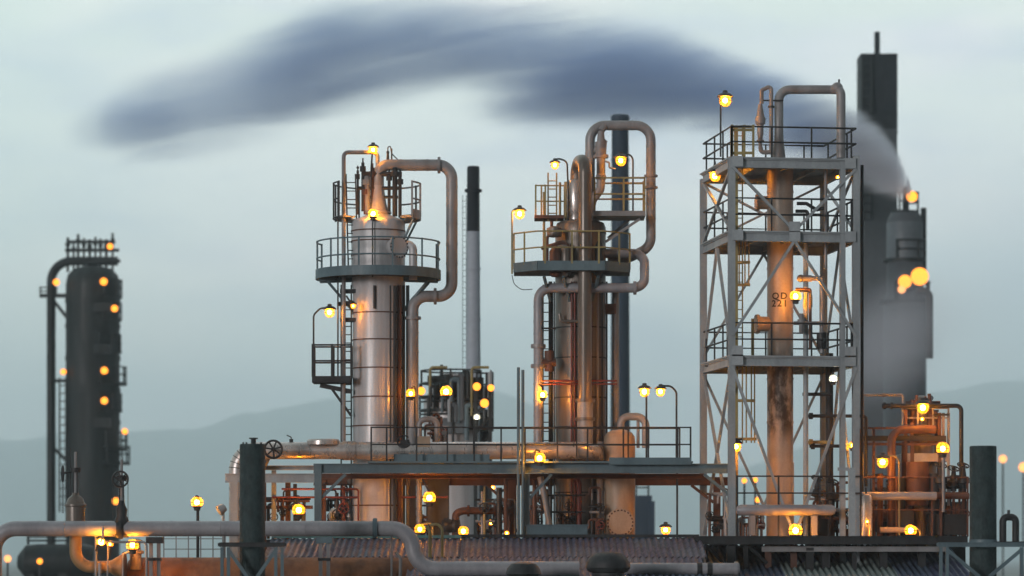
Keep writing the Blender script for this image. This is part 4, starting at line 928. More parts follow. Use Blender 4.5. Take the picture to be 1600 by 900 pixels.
flange(MB(), W(1150, 889, DF + .3), X, S(11.5, DF), .05, 20).build('flange', M['pipe'], fp2)
for i, x in enumerate((507, 242, 890)):
    t = thing('pipe_support', ('steel stand under the front pipe before the rusty tank', 'steel stand under the front pipe left of the dark green post', 'pale trestle under the end of the stepped down pipe')[i], 'pipe support', flat(W(x, 870, DF), 0), 'stands under the front pipe')
    y0 = 840 if i < 2 else 900
    MB().box(W(x, y0 + 4, DF), (S(26, DF), .35, S(10, DF))).build('shoe', M['dark'] if i == 1 else M['steel'], t)
    for q in (-6, 6): a = W(x + q, y0 + 9, DF); MB().beam(flat(a, 0), a, .1).build('leg', M['tan_pipe'], t)
    MB().box(W(x, y0 + 34, DF), (S(20, DF), .28, .08)).build('tie', M['dark'], t)
# gate valves on the front pipe
def gate_valve(x, yb, d, label, face, big):
    t = thing('gate_valve', label, 'valve', W(x, yb, d), 'gate valves at the front pipe'); p = W(x, yb, d); u = S(1, d)
    if big:
        MB().lathe(p, [(15*u, -14*u), (15*u, 20*u), (17*u, 21*u), (17*u, 24*u), (15*u, 25*u), (12*u, 33*u), (6*u, 38*u), (5*u, 42*u)], 24).build('bonnet', M['dark_clad'], t)
        yk = 40
    else:
        MB().lathe(p, [(11*u, -14*u), (13*u, 0), (11*u, 14*u), (8*u, 20*u), (9*u, 30*u), (6*u, 36*u), (4*u, 44*u)], 20).build('bonnet', M['dark'], t); yk = 42
    yk2 = yk + 34
    for q in (-3.4, 3.4): MB().beam(p + Vector((q*u, 0, yk*u)), p + Vector((q*.8*u, 0, yk2*u)), 1.8*u).build('yoke', M['dark'], t)
    MB().cyl(p + Vector((0, 0, yk2*u)), p + Vector((0, 0, (yk2 + 7)*u)), 8*u if big else 9*u, n=16).build('gear_head', M['dark'], t)
    MB().cyl(p + Vector((0, 0, yk*u)), p + Vector((0, 0, (yk2 + 32)*u)), 2.2*u, n=10).build('stem', M['tan_pipe'], t)
    hw = p + (Vector((-20*u, 0, (yk2 - 2)*u)) if big else Vector((0, -.3, (yk2 + 1)*u)))
    h = MB(); h.wheel(hw, (1, .25, 0) if big else (0, 1, 0), 12*u, 6, 1.5*u); hw_ = h.build('handwheel', M['dark'], t)
    MB().cyl(hw, p + Vector((0, 0, (yk2 + 3)*u)), 1.6*u, n=8).build('shaft', M['dark'], hw_)
    for q in (-1, 1): MB().cyl(hw + (Vector((0, q*.11, 0)) if big else Vector((q*12*u, 0, 0))), hw + (Vector((0, q*.11, -62*u)) if big else Vector((q*12*u, 0, -66*u))), .5*u, n=5).build('chain', M['dark'], hw_)
gate_valve(118, 812, 91.7, 'gate valve with a domed pale bonnet and side handwheel at the left', 0, True)
gate_valve(190, 826, DF, 'dark gate valve with ring handwheel mounted on the front pipe', 0, False)
MB().cyl(W(118, 826, 91.7), W(118, 990, 91.7), .01) 
# orange lit return bend and cone into the rusty tank
DT = 92.0
ob = MB(); ob.tube([W(118, 834, DT - .3), W(118, 886, DT - .3), W(172, 886, DT - .3)], S(9.5, DT), .62, n=20, seg=12); bend_ = tag(ob.build('return_bend', M['lamp_orange'], None), 'orange lit pipe bend curving into the rusty tank nose', 'pipe')
ob = MB(); ob.lathe(W(170, 886, DT - .3), [(S(9.5, DT), 0), (S(10, DT), .05), (S(21, DT), S(22, DT)), (S(21, DT), S(24, DT))], 24, Vector((1, 0, 0)))
tk = thing('rusty_tank', 'rusty horizontal tank running along the bottom behind the front pipe', 'tank', flat(W(400, 0, 92), 0))
ob.build('nose_cone', M['lamp_orange'], tk)
rt = .80; tc = W(195, 871, 92.6) - Vector((0, 0, rt))
t0 = W(195, 0, DT).x; t1 = W(650, 0, DT).x
MB().lathe(Vector((t0, 92.6, Z(871, 91.9) - rt)), [(rt * .55, -.02), (rt * .9, .05), (rt, .2), (rt, t1 - t0 - .2), (rt * .85, t1 - t0), (rt * .2, t1 - t0 + .1)], 40, Vector((1, 0, 0))).build('shell', M['rust'], tk)
for x in (250, 430, 600): MB().box(Vector((W(x, 0, 92.6).x, 92.6, (Z(871, 91.9) - rt * 1.7) / 2)), (.4, 1.3, Z(871, 91.9) - rt * 1.7)).build('saddle', M['dark'], tk)
flange(MB(), W(194, 886, DT - .3), X, S(23, DT), .04, 24).build('flange', M['rust'], tk)
for x in (212,):
    mb = MB(); mb.lathe(W(x, 874, 92), [(.17, -.3), (.17, .15), (.24, .17), (.24, .24), (.15, .28), (.13, .45), (.2, .5), (.2, .55), (.05, .6)], 18); mb.build('nozzle', M['tank'], tk)
GF = 'small pipes round the gate valves'
pipe('thin_pipe', [(150, 960), (150, 838)], 2.2, 'tan_pipe', 'pale upright thin pipe between the two gate valves', 0, GF, d=91.3)
pipe('thin_pipe', [(156, 960), (156, 880)], 2.6, 'pipe', 'short stub pipe rising beside the orange lit bend', 0, GF, d=91)
pipe('thin_pipe', [(158, 847), (229, 847), (229, 960)], 1.8, 'tan_pipe', 'thin pipe that runs under the front pipe and bends down', .12, GF, d=90.6)
pipe('thin_pipe', [(161, 822), (161, 838), (157, 847)], 1.8, 'pipe', 'thin hooked drain pipe on the near side of the front pipe', .06, GF, d=90.4)
pipe('thin_pipe', [(192, 900), (192, 866), (207, 860), (207, 845)], 1.8, 'tan_pipe', 'crooked thin pipe below the dark gate valve', .06, GF, d=91.2)
pipe('thin_pipe', [(110, 700), (110, 960)], .6, 'dark', 'hanging cable left of the domed gate valve', 0, None, d=92.2, cat='cable')
pipe('stand_pipe', [(672, 885), (672, 830), (666, 822)], 2.8, 'yellow', 'left yellow lit hooked standpipe at the front pipe elbow', .1, 'hooked standpipes at the elbow', d=94)
pipe('stand_pipe', [(691, 885), (691, 826), (683, 818), (672, 822)], 2.2, 'yellow', 'right yellow lit hooked standpipe at the front pipe elbow', .16, 'hooked standpipes at the elbow', d=94)
pipe('stand_pipe', [(612, 960), (612, 838)], 1.8, 'tan_pipe', 'thin upright pipe just left of the front pipe elbow', 0, None, d=91.6)
pipe('stand_pipe', [(624, 960), (626, 872), (618, 862)], 2.6, 'tan_pipe', 'crooked standpipe against the rusty tank end', .1, None, d=91.5)
pipe('stand_pipe', [(166, 980), (169, 852)], 1.4, 'tan_pipe', 'slim upright pipe left of the tank nose', 0, None, d=91.1)
# small rail beyond the tank
fr = thing('yard_railing', 'thin pale grey railing beyond the rusty tank under the front pipe', 'railing', flat(W(300, 870, 97), 0))
m_ = MB(); m_.rail([W(256, 885, 97), W(352, 885, 97)], S(60, 97), .4, .016, mids=(.72, .45)); m_.build('railing', M['tower'], fr)
a = W(283, 885, 97); b = W(330, 885, 97)
for p in (a, b): MB().beam(flat(p, 0), p, .07).build('leg', M['tower'], fr)
fl = thing('floodlight', 'small unlit grey floodlight on a thin pole near the dark green post', 'floodlight', flat(W(347, 870, 97), 0))
MB().cyl(flat(W(349, 0, 97), 0), W(349, 800, 97), .04, n=8).build('pole', M['tower'], fl)
MB().lathe(W(347, 795, 97), [(.05, .12), (.12, .1), (.15, -.02), (.17, -.12), (.16, -.13)], 14, Vector((.8, .3, .5))).build('head', M['tower'], fl)
lamp(308, 785, 97, 'lamp on a lone pole between the dark gate valve and the green post', [(306, 776), (309, 776), (309, 1100)], .17, hood=False, pr=.045)
lamp(207, 852, 90.9, 'lamp tucked under the front pipe at the dark gate valve', [(207, 870)], .15, hood=False)
lamp(158, 847, 90.6, 'small bright lamp under the front pipe above the orange lit bend', [(154, 850), (150, 860, 91.2)], .10, hood=False, br=.7)
lamp(172, 850, 92.4, 'small lamp above the tank nose behind the thin pipes', [(172, 870)], .09, 'small', hood=False)
# green posts
def green_post(x, w, yt, d, label, ledge, pal):
    t = thing('green_post', label, 'post', flat(W(x, 870, d), 0), 'dark green posts in front'); r = S(w / 2, d); c = flat(W(x, 0, d), 0)
    MB().lathe(c, [(r, 0), (r, Z(yt + 2, d)), (r * .97, Z(yt, d))], 32).build('casing', M['green'], t)
    zc_ = Z(ledge, d); MB().cyl(flat(c, zc_ - S(4, d)), flat(c, zc_ + S(4, d)), r * 1.03, n=32).build('collar', M[pal], t)
    return t, c, r
g1, gc, gr = green_post(394.5, 40, 694, 87, 'round dark green post with a small stack on its lid, left', 845, 'green')
mb = MB(); mb.cyl(W(396, 694, 87), W(396, 685, 87), S(4, 87), n=12); mb.cyl(W(396, 686, 87), W(396, 684, 87), S(7, 87), n=12); 
for x in (380, 385, 408): mb.cyl(W(x, 695, 87), W(x, 691, 87), .025, n=6)
mb.build('lid_fitting', M['dark'], g1)
g2, gc2, gr2 = green_post(1536, 42, 697, 87, 'wider plain topped dark green post at the far right', 847, 'steel')
def cradle(x, hw, yt, d, label, mt, top_mt):
    t = thing('steel_cradle', label, 'frame', flat(W(x, 870, d), 0), 'frames round the green posts')
    for dd in (-.72, .72):
        MB().ibeam(W(x - hw, yt, d + dd), W(x + hw, yt, d + dd), .1, S(7, d), .02).build('top_beam', M[top_mt], t)
        for q in (-hw + 4, -hw + 14, hw - 14, hw - 4):
            a = W(x + q, yt + 4, d + dd); MB().beam(flat(a, 0), a, S(5, d)).build('leg', M[mt], t)
        for s in (-1, 1): MB().beam(W(x + s * (hw - 14), yt + 8, d + dd), W(x + s * 8, yt + 50, d + dd), .09).build('brace', M[mt], t)
    for s in (-1, 1): MB().beam(W(x + s * hw, yt, d - .7), W(x + s * hw, yt, d + .7), .09).build('side_beam', M[top_mt], t)
cradle(394, 51, 851, 87, 'dark steel frame clasping the left green post', 'steel', 'dark')
cradle(1538, 72, 851, 87, 'blue grey steel frame clasping the right green post', 'steel', 'steel')
ub = thing('vent_bend', 'dark square shouldered return bend on the frame right of the green post', 'vent', W(1577, 848, 87))
MB().tube([W(1567, 848, 87), W(1567, 808, 87), W(1587, 808, 87), W(1587, 848, 87)], S(5.5, 87), .13, n=14).build('bend', M['dark'], ub)
MB().cyl(W(1576, 803, 87), W(1576, 797, 87), .04, n=8).build('bleed_valve', M['dark'], ub)
MB().box(W(1577, 850, 87), (S(46, 87), .5, S(8, 87))).build('base_plate', M['dark'], ub)
# black vent caps at the bottom
for i, (x, w, yt, yb, d) in enumerate(((950, 35, 862, 905, 89), (818, 28, 878, 905, 89))):
    t = thing('mushroom_vent', ('large black mushroom vent cap between the two bottom pipes', 'low black hooded cap on the stepped down pipe')[i], 'vent', flat(W(x, 870, d), 0))
    u = S(1, d); b = W(x, 905, d)
    MB().lathe(b, [(w*.7*u, 0), (w*.72*u, 10*u), (w*.9*u, 12*u), (w*u, 18*u), (w*.98*u, 26*u), (w*.8*u, (905-yt-8)*u) , (w*.6*u, (905-yt-2)*u), (w*.2*u, (905-yt)*u)] if i == 0 else [(w*.6*u, 0), (w*.75*u, 4*u), (w*u, 8*u), (w*.9*u, 17*u), (w*.7*u, 24*u), (w*.3*u, 27*u)], 26).build('cap', M['dark'], t)
    MB().cyl(flat(b, 0), b, w*.6*u, n=20).build('stack', M['dark'], t)
# ================================================================== slim chimney and the furnace behind
DC = 150.0
ch = thing('chimney', 'slim white chimney with a black top between the two big columns', 'chimney', flat(W(739.5, 870, DC), 0), 'chimneys of the plant')
C = flat(W(739.5, 0, DC), 0); z = lambda y: Z(y, DC)
MB().lathe(C, [(S(12.5, DC), 0), (S(11.6, DC), z(600)), (S(10.2, DC), z(362))], 28).build('shaft', M['white'], ch)
MB().lathe(C, [(S(10.2, DC), z(362)), (S(9.8, DC), z(262)), (S(8.5, DC), z(260))], 28).build('black_top', M['black'], ch)
MB().sector(C, S(10, DC), S(13.5, DC), 0, 360, z(300), z(296), 24).build('gallery', M['black'], ch)
for y in (420, 500, 560): MB().cyl(flat(C, z(y)-.04), flat(C, z(y)+.04), S(11.8, DC), n=28).build('band', M['white'], ch)
MB().ladder(Vector((C.x - S(13.8, DC), C.y, z(640))), Vector((C.x - S(13.8, DC), C.y, z(305))), .17, .27, r=.014).build('ladder', M['steel'], ch)

DQ = 140.0
fu = thing('furnace', 'dark round furnace with two lamp brackets at the foot of the slim chimney', 'furnace', flat(W(713, 870, DQ), 0))
C = flat(W(705, 0, DQ), 0); z = lambda y: Z(y, DQ); rF = S(43, DQ)
MB().lathe(C, shell_prof([(rF, 0), (rF, z(628)), (rF * .8, z(612)), (rF * .5, z(600)), (rF * .45, z(585))], [z(660), z(690), z(740)]), 40).build('shell', M['clad'], fu)
pf = MB().sector(C, rF * .6, rF * 1.1, 0, 360, z(623), z(619), 40).build('platform', M['far'], fu)
MB().rail(arc(C, rF * 1.08, -180, 180, z(619), 36), 1.1, 1.0, .04).build('railing', M['far'], pf)
MB().cyl(W(668, 592, DQ - 1), W(720, 592, DQ - 1), S(5, DQ), n=14).build('header_pipe', M['far'], fu)
for x, t0_, b0 in ((672, 574, 625), (737, 574, 650)):
    MB().tube([W(x, b0, DQ - 1.5), W(x, t0_, DQ - 1.5), W(x + 27, t0_, DQ - 1.5)], .06, .15, n=8).build('lamp_bracket', M['yellow'], fu)
for i, (x, a, b_, r) in enumerate(((690, 570, 620, .07), (715, 590, 622, .3), (700, 585, 622, .2), (728, 580, 622, .12), (682, 600, 640, .15), (762, 582, 622, .1), (768, 586, 622, .08), (745, 590, 625, .3))):
    MB().cyl(W(x, b_, DQ - 1), W(x, a, DQ - 1), r, n=10).build('stub_pipe', M['far'], fu)
for x in (743, 766):
    for q in (-1.6, .6): a = W(x, 604, DQ + q); MB().beam(flat(a, 0), a, .16).build('side_post', M['far'], fu)
for y in (620, 650, 680): MB().beam(W(743, y + 28, DQ - 1.6), W(766, y, DQ - 1.6), .1).build('side_brace', M['far'], fu)
MB().cyl(flat(W(757, 0, DQ + 1.2), 0), W(757, 640, DQ + 1.2), S(8, DQ), n=18).build('side_drum', M['grey_stack'], fu)
for y in (620, 650, 670): MB().box(W(757, y, DQ - .3), (S(28, DQ), 2.2, .15)).build('side_landing', M['far'], fu); MB().rail([W(745, y - 1, DQ - 1.3), W(770, y - 1, DQ - 1.3)], 1.0, .9, .04).build('landing_railing', M['far'], fu)
MB().box(W(708, 665, DQ - rF - .1), (S(34, DQ), .3, S(24, DQ))).build('hatch', M['far_pale'], fu)
for i in range(14):
    rnd = random.Random(40 + i); x = rnd.uniform(666, 768); yt = rnd.uniform(578, 640); yb = yt + rnd.uniform(25, 90)
    MB().tube([W(x, yb, DQ - rF - .3), W(x, yt, DQ - rF - .3), W(x + rnd.uniform(-16, 16), yt, DQ - rF - .3)], rnd.uniform(.04, .11), .15, n=8).build('side_pipe', M[rnd.choice(('far', 'grey_stack', 'steel', 'tower'))], fu)
for y in (640, 668):
    p = MB().sector(C, rF, rF * 1.16, -175, -5, z(y) - .12, z(y), 30).build('gallery', M['far'], fu); MB().rail(arc(C, rF * 1.14, -175, -5, z(y), 24), 1.1, 1.1, .04).build('railing', M['far'], p)
for x, y, k, lb in ((745, 604, 'far', 'left of two lamps at the top of the furnace side tower'), (767, 606, 'far', 'right of two lamps at the top of the furnace side tower'), (757, 630, 'far', 'lamp on the middle landing of the furnace side tower'), (658, 611, 'far', 'lamp at the left edge of the furnace behind the starry lamp'), (640, 640, 'dim', 'dim lamp half hidden behind the tan downcomer')):
    lamp(x, y, DQ - 2.5, lb, None, .17, k, hood=False)
lamp(745, 652, DQ - 2.2, 'pale yellow lamp low on the furnace side tower', None, .13, 'white', hood=False)
# dark chimney right behind the U pipe column
DB = 180.0
dc = thing('chimney', 'dark blue chimney with a flared rim rising behind the U pipe column', 'chimney', flat(W(969, 870, DB), 0), 'chimneys of the plant')
C = flat(W(969, 0, DB), 0); z = lambda y: Z(y, DB)
MB().lathe(C, [(S(18, DB), 0), (S(15, DB), z(600)), (S(13.2, DB), z(192)), (S(14.5, DB), z(190)), (S(14.5, DB), z(182)), (S(13, DB), z(180))], 30).build('shaft', M['navy'], dc)
for y in (250, 300, 420, 520): MB().cyl(flat(C, z(y)-.06), flat(C, z(y)+.06), S(14.3, DB), n=30).build('band', M['navy'], dc)
# distant blue silo block
ds = thing('silo', 'far slate blue block with a railed roof behind the domed tan vessel', 'silo', flat(W(1008, 870, 190), 0))
MB().box(Vector((W(1003, 0, 190).x, 190, Z(775, 190) / 2)), (S(28, 190), 3, Z(775, 190))).build('tall_block', M['navy'], ds)
MB().box(Vector((W(1016, 0, 190).x, 189, Z(784, 190) / 2)), (S(9, 190), 2.4, Z(784, 190))).build('low_block', M['navy'], ds)
MB().rail([W(994, 775, 189), W(1013, 775, 189)], 1.0, .6, .05).build('railing', M['far'], ds)

# ================================================================== big square stack and the unit at its side
DS = 238.0
st = thing('square_stack', 'huge square stack, black on top and grey below, with a thin flue', 'chimney', flat(W(1371, 870, DS), 0), 'chimneys of the plant')
z = lambda y: Z(y, DS); xs = W(1370.5, 0, DS).x
wS = S(57, DS)
MB().box((xs, DS, z(205) / 2), (wS * .985, wS * .985, z(205))).build('shaft', M['grey_stack'], st)
MB().box((xs, DS, (z(205) + z(88)) / 2), (wS, wS, z(88) - z(205))).build('black_top', M['black'], st)
for y in (210, 330, 450): MB().box((xs, DS, z(y)), (wS * 1.02, wS * 1.02, .2)).build('stiffener', M['grey_stack'], st)
MB().cyl(Vector((xs, DS, z(88))), Vector((xs, DS, z(50))), S(4.5, DS), n=16).build('flue', M['black'], st)
MB().box((xs - wS * .12, DS - wS / 2 - .4, z(450) / 2 + 1), (wS * .7, .8, z(290))).build('duct', M['grey_stack'], st)
for k in range(9): MB().box((xs, DS, z(120 + k * 62)), (wS * 1.012, wS * 1.012, .07)).build('plate_seam', M['black' if k < 2 else 'grey_stack'], st)
MB().ladder(Vector((xs - wS * .34, DS - wS / 2 - .25, z(640))), Vector((xs - wS * .34, DS - wS / 2 - .25, z(92))), .7, .6, r=.06).build('ladder', M['far'], st)
DU = 214.0
un = thing('steam_unit', 'blurred pale topped tower venting steam beside the square stack', 'process tower', flat(W(1415, 870, DU), 0))
C = flat(W(1414, 0, DU), 0); z = lambda y: Z(y, DU)
MB().lathe(C, [(S(34, DU), 0), (S(33, DU), z(470)), (S(29, DU), z(455)), (S(28, DU), z(345)), (S(22, DU), z(333)), (S(8, DU), z(328))], 36).build('shell', M['grey_stack'], un)
MB().lathe(C, [(S(28.6, DU), z(440)), (S(28.6, DU), z(350)), (S(28, DU), z(348))], 36).build('pale_cladding', M['far_pale'], un)
MB().cyl(flat(C, z(330)) , flat(C, z(292)), S(4, DU), n=14).build('steam_flue', M['far'], un)
for i, (y, r) in enumerate(((470, 40), (405, 33), (330, 22))):
    p = MB().sector(C, S(20, DU), S(r, DU), -180, 180, z(y) - .2, z(y), 30).build('platform', M['far'], un)
    MB().rail(arc(C, S(r - 1, DU), -120, 70, z(y), 20), 1.2, 1.4, .06).build('railing', M['far'], p)
MB().box(W(1443, 380, DU), (.35, .35, S(110, DU))).build('corner_post', M['far'], un)
MB().tube([W(1432, 455, DU - 7), W(1452, 455, DU - 7), W(1452, 560, DU - 7)], .25, .6).build('side_pipe', M['far'], un)
for x, y, k, g_, lb in ((1425, 307, 'far', .40, 'highest far lamp beside the steaming flue'), (1414, 440, 'far', .48, 'left of the fiery far lamps on the steaming tower'), (1437, 432, 'far', .52, 'right of the fiery far lamps on the steaming tower'), (1409, 452, 'dim', .3, 'dim glow under the fiery far lamps')):
    lamp(x, y, DU - 8, lb, None, g_, k, hood=False)
for x, y, k, g_, lb in ((1567, 717, 'dim', .32, 'dim pink far lamp right of the wide green post'), (1599, 730, 'dim', .4, 'dim far lamp cut by the right border of the picture')):
    lamp(x, y, 260, lb, [(x, 1000)], g_, k, hood=False, pr=.07)
for x, y, g_, lb in ((1163, 751, .13, 'left of two small far lamps seen through the tower foot'), (1180, 750, .13, 'right of two small far lamps seen through the tower foot'), (1184, 781, .14, 'small far lamp just above the pale drum')):
    lamp(x, y, 160, lb, [(x, 1200)], g_, 'far', hood=False, pr=.05)

# ================================================================== far column at the left
DL = 250.0
C = flat(W(145, 0, DL), 0); z = lambda y: Z(y, DL); rL = S(42, DL)
lt = thing('far_column', 'out of focus dark column with an elbow pipe and rows of lamps at the left', 'process column', C, 'clad process columns')
MB().lathe(C, shell_prof([(rL, 0), (rL, z(445)), (rL * .93, z(430)), (rL * .7, z(420)), (rL * .3, z(416))], [z(q) for q in (470, 510, 560, 610, 660, 710, 760)], .06, .15), 40).build('shell', M['far'], lt)
MB().tube([W(80, 1100, DL), W(80, 408, DL), W(184, 408, DL)], S(7, DL), 1.6, n=16, seg=10).build('elbow_pipe', M['far'], lt)
for x, yt, w in ((106, 371, 5), (115, 378, 4), (122, 366, 5), (131, 372, 4), (140, 374, 5), (149, 370, 4), (157, 373, 4), (166, 374, 5), (176, 364, 4)):
    mb = MB(); mb.cyl(W(x, 425, DL), W(x, yt, DL), S(w * .45, DL), n=10); mb.cyl(W(x, yt + 14, DL), W(x, yt + 8, DL), S(w * .8, DL), n=10); mb.build('relief_stub', M['far'], lt)
for y, xa, xb in ((391, 102, 186), (408, 102, 188), (378, 104, 180)):
    MB().beam(W(xa, y, DL), W(xb, y, DL), .25).build('header', M['far'], lt)
for y, a0, a1, ro in ((462, -60, 60, 46), (498, -60, 40, 45), (598, -70, 30, 53), (700, -60, 40, 54), (722, -60, 30, 58), (640, -70, 20, 46), (548, -70, 20, 45)):
    p = MB().sector(C, rL, S(ro, DL), a0, a1, z(y) - .2, z(y), 16).build('landing', M['far'], lt)
    MB().rail(arc(C, S(ro - 1, DL), a0, a1, z(y), 12), 1.2, 1.3, .06).build('railing', M['far'], p)
MB().beam(W(62, 462, DL), W(110, 462, DL), .3, .3).build('bridge', M['far'], lt)
MB().rail([W(63, 461, DL), W(88, 461, DL)], .6, .7, .06).build('railing', M['far'], lt)
for y0, y1 in ((470, 498), (595, 595), (700, 722)): MB().beam(W(84, y0, DL), W(106, y1, DL), .25).build('strut', M['far'], lt)
MB().ladder(W(98, 800, DL - 1), W(98, 590, DL - 1), .5, .6, r=.06).build('ladder', M['far'], lt)
for y in (480, 545, 660): MB().box(W(160, y, DL - rL), (S(26, DL), .6, S(14, DL))).build('panel', M['far'], lt)
for x, y, lb in ((88, 441, 'lamp inside the elbow of the far left column'), (162, 440, 'lamp at the shoulder of the far left column'), (172, 385, 'lamp among the vent stubs on top of the far left column'), (179, 482, 'lamp at the upper right edge of the far left column'), (99, 581, 'lamp on the left ladder of the far left column'), (163, 579, 'upper of two lamps on the middle of the far left column'), (163, 626, 'lower of two lamps on the middle of the far left column'), (195, 674, 'pale lamp at the lower right edge of the far left column'), (181, 783, 'lamp of the far left column seen beside the dark gate valve')):
    lamp(x, y, DL - rL - .8 if 100 < x < 190 else DL - 1.5, lb, None, .26, 'far', hood=False)
lh = thing('far_tank', 'dark out of focus horizontal tank low at the left border', 'tank', flat(W(75, 870, 200), 0))
MB().lathe(W(28, 878, 200), [(S(10, 200), 0), (S(26, 200), .5), (S(28, 200), 1.2), (S(28, 200), 4.2), (S(24, 200), 4.8)], 26, X).build('shell', M['far'], lh)
for x in (50, 100): MB().box(Vector((W(x, 0, 200).x, 200, Z(895, 200) / 2)), (.5, 2, Z(895, 200))).build('saddle', M['far'], lh)
MB().rail([W(44, 851, 200), W(115, 851, 200)], .5, 1.2, .07).build('railing', M['far'], lh)
for x, y, k, lb in ((62, 877, 'far', 'lamp in front of the far tank at the left border'), (12, 873, 'dim', 'dim pink lamp left of the far tank')):
    lamp(x, y, 196, lb, [(x, 1090)], .2, k, hood=False, pr=.06)

# ================================================================== ground, hills
g = MB(); Rg = 8000
g.prism([(-Rg, -60), (Rg, -60), (Rg, 11000), (-Rg, 11000)], -.5, 0)
tag(g.build('ground', M['ground']), None, None, None, 'structure')
def hills(name, d, ridge, depth, seed, rough):
    rnd = random.Random(seed); ph = [rnd.uniform(0, 6.28) for _ in range(6)]
    xs = []; x = ridge[0][0]
    while x <= ridge[-1][0]: xs.append(x); x += 8
    rows = 14; vs = []
    for k in range(rows + 1):
        u = k / rows; prof = math.sin(min(1, u / .62) * PI / 2) if u < .62 else math.cos((u - .62) / .38 * PI / 2)
        for x in xs:
            for (xa, ya), (xb, yb) in zip(ridge, ridge[1:]):
                if xa <= x <= xb: s = (x - xa) / (xb - xa); s = s * s * (3 - 2 * s); y = ya + (yb - ya) * s; break
            p = W(x, y, d); h = p.z * prof
            h += prof * rough * sum(math.sin(x * .021 * (i + 1.3) + ph[i] + u * 4 * (i + 1)) / (i + 1) for i in range(6))
            vs.append(Vector((p.x, d + (u - .62) * depth, max(-2, h - 1))))
    n = len(xs); fs = [(k*n+j, k*n+j+1, (k+1)*n+j+1, (k+1)*n+j) for k in range(rows) for j in range(n - 1)]
    m = MB(); m.add(vs, fs, True); return tag(m.build(name, M['hill'], None, 80), None, None, None, 'structure')
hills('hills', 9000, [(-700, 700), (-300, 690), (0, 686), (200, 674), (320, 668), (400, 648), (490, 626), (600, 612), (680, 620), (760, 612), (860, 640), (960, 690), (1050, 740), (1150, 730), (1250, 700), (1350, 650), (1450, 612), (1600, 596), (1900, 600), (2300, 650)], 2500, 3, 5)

# ================================================================== smoke
def volume_mat(name, build):
    m = bpy.data.materials.new(name); m.use_nodes = True; t = NT(m.node_tree); t.n.clear()
    o = t.new('ShaderNodeOutputMaterial'); v = t.new('ShaderNodeVolumePrincipled'); t.l.new(v.outputs[0], o.inputs['Volume'])
    build(t, v); return m
def fcurve(t, x, pts):
    n = t.new('ShaderNodeFloatCurve'); c = n.mapping.curves[0]
    c.points[0].location = pts[0]; c.points[1].location = pts[-1]
    for p in pts[1:-1]: c.points.new(*p)
    n.mapping.update(); t.put(n.inputs['Value'], x); return n.outputs[0]
PLUME = [(90, 208, 20, 0), (150, 200, 60, .4), (230, 188, 92, .75), (320, 168, 104, .55), (420, 130, 114, .75), (500, 100, 118, .9), (600, 84, 112, .9), (700, 80, 112, .95), (800, 90, 126, 1), (900, 104, 128, 1), (1000, 122, 118, 1), (1100, 146, 100, 1.05), (1180, 168, 90, 1.2), (1250, 190, 86, 1.7), (1310, 214, 80, 2.6), (1360, 240, 70, 3.4), (1392, 264, 54, 4), (1408, 281, 38, 4), (1418, 294, 22, 3.5), (1423, 300, 8, 1.5)]
DPL = 206.0
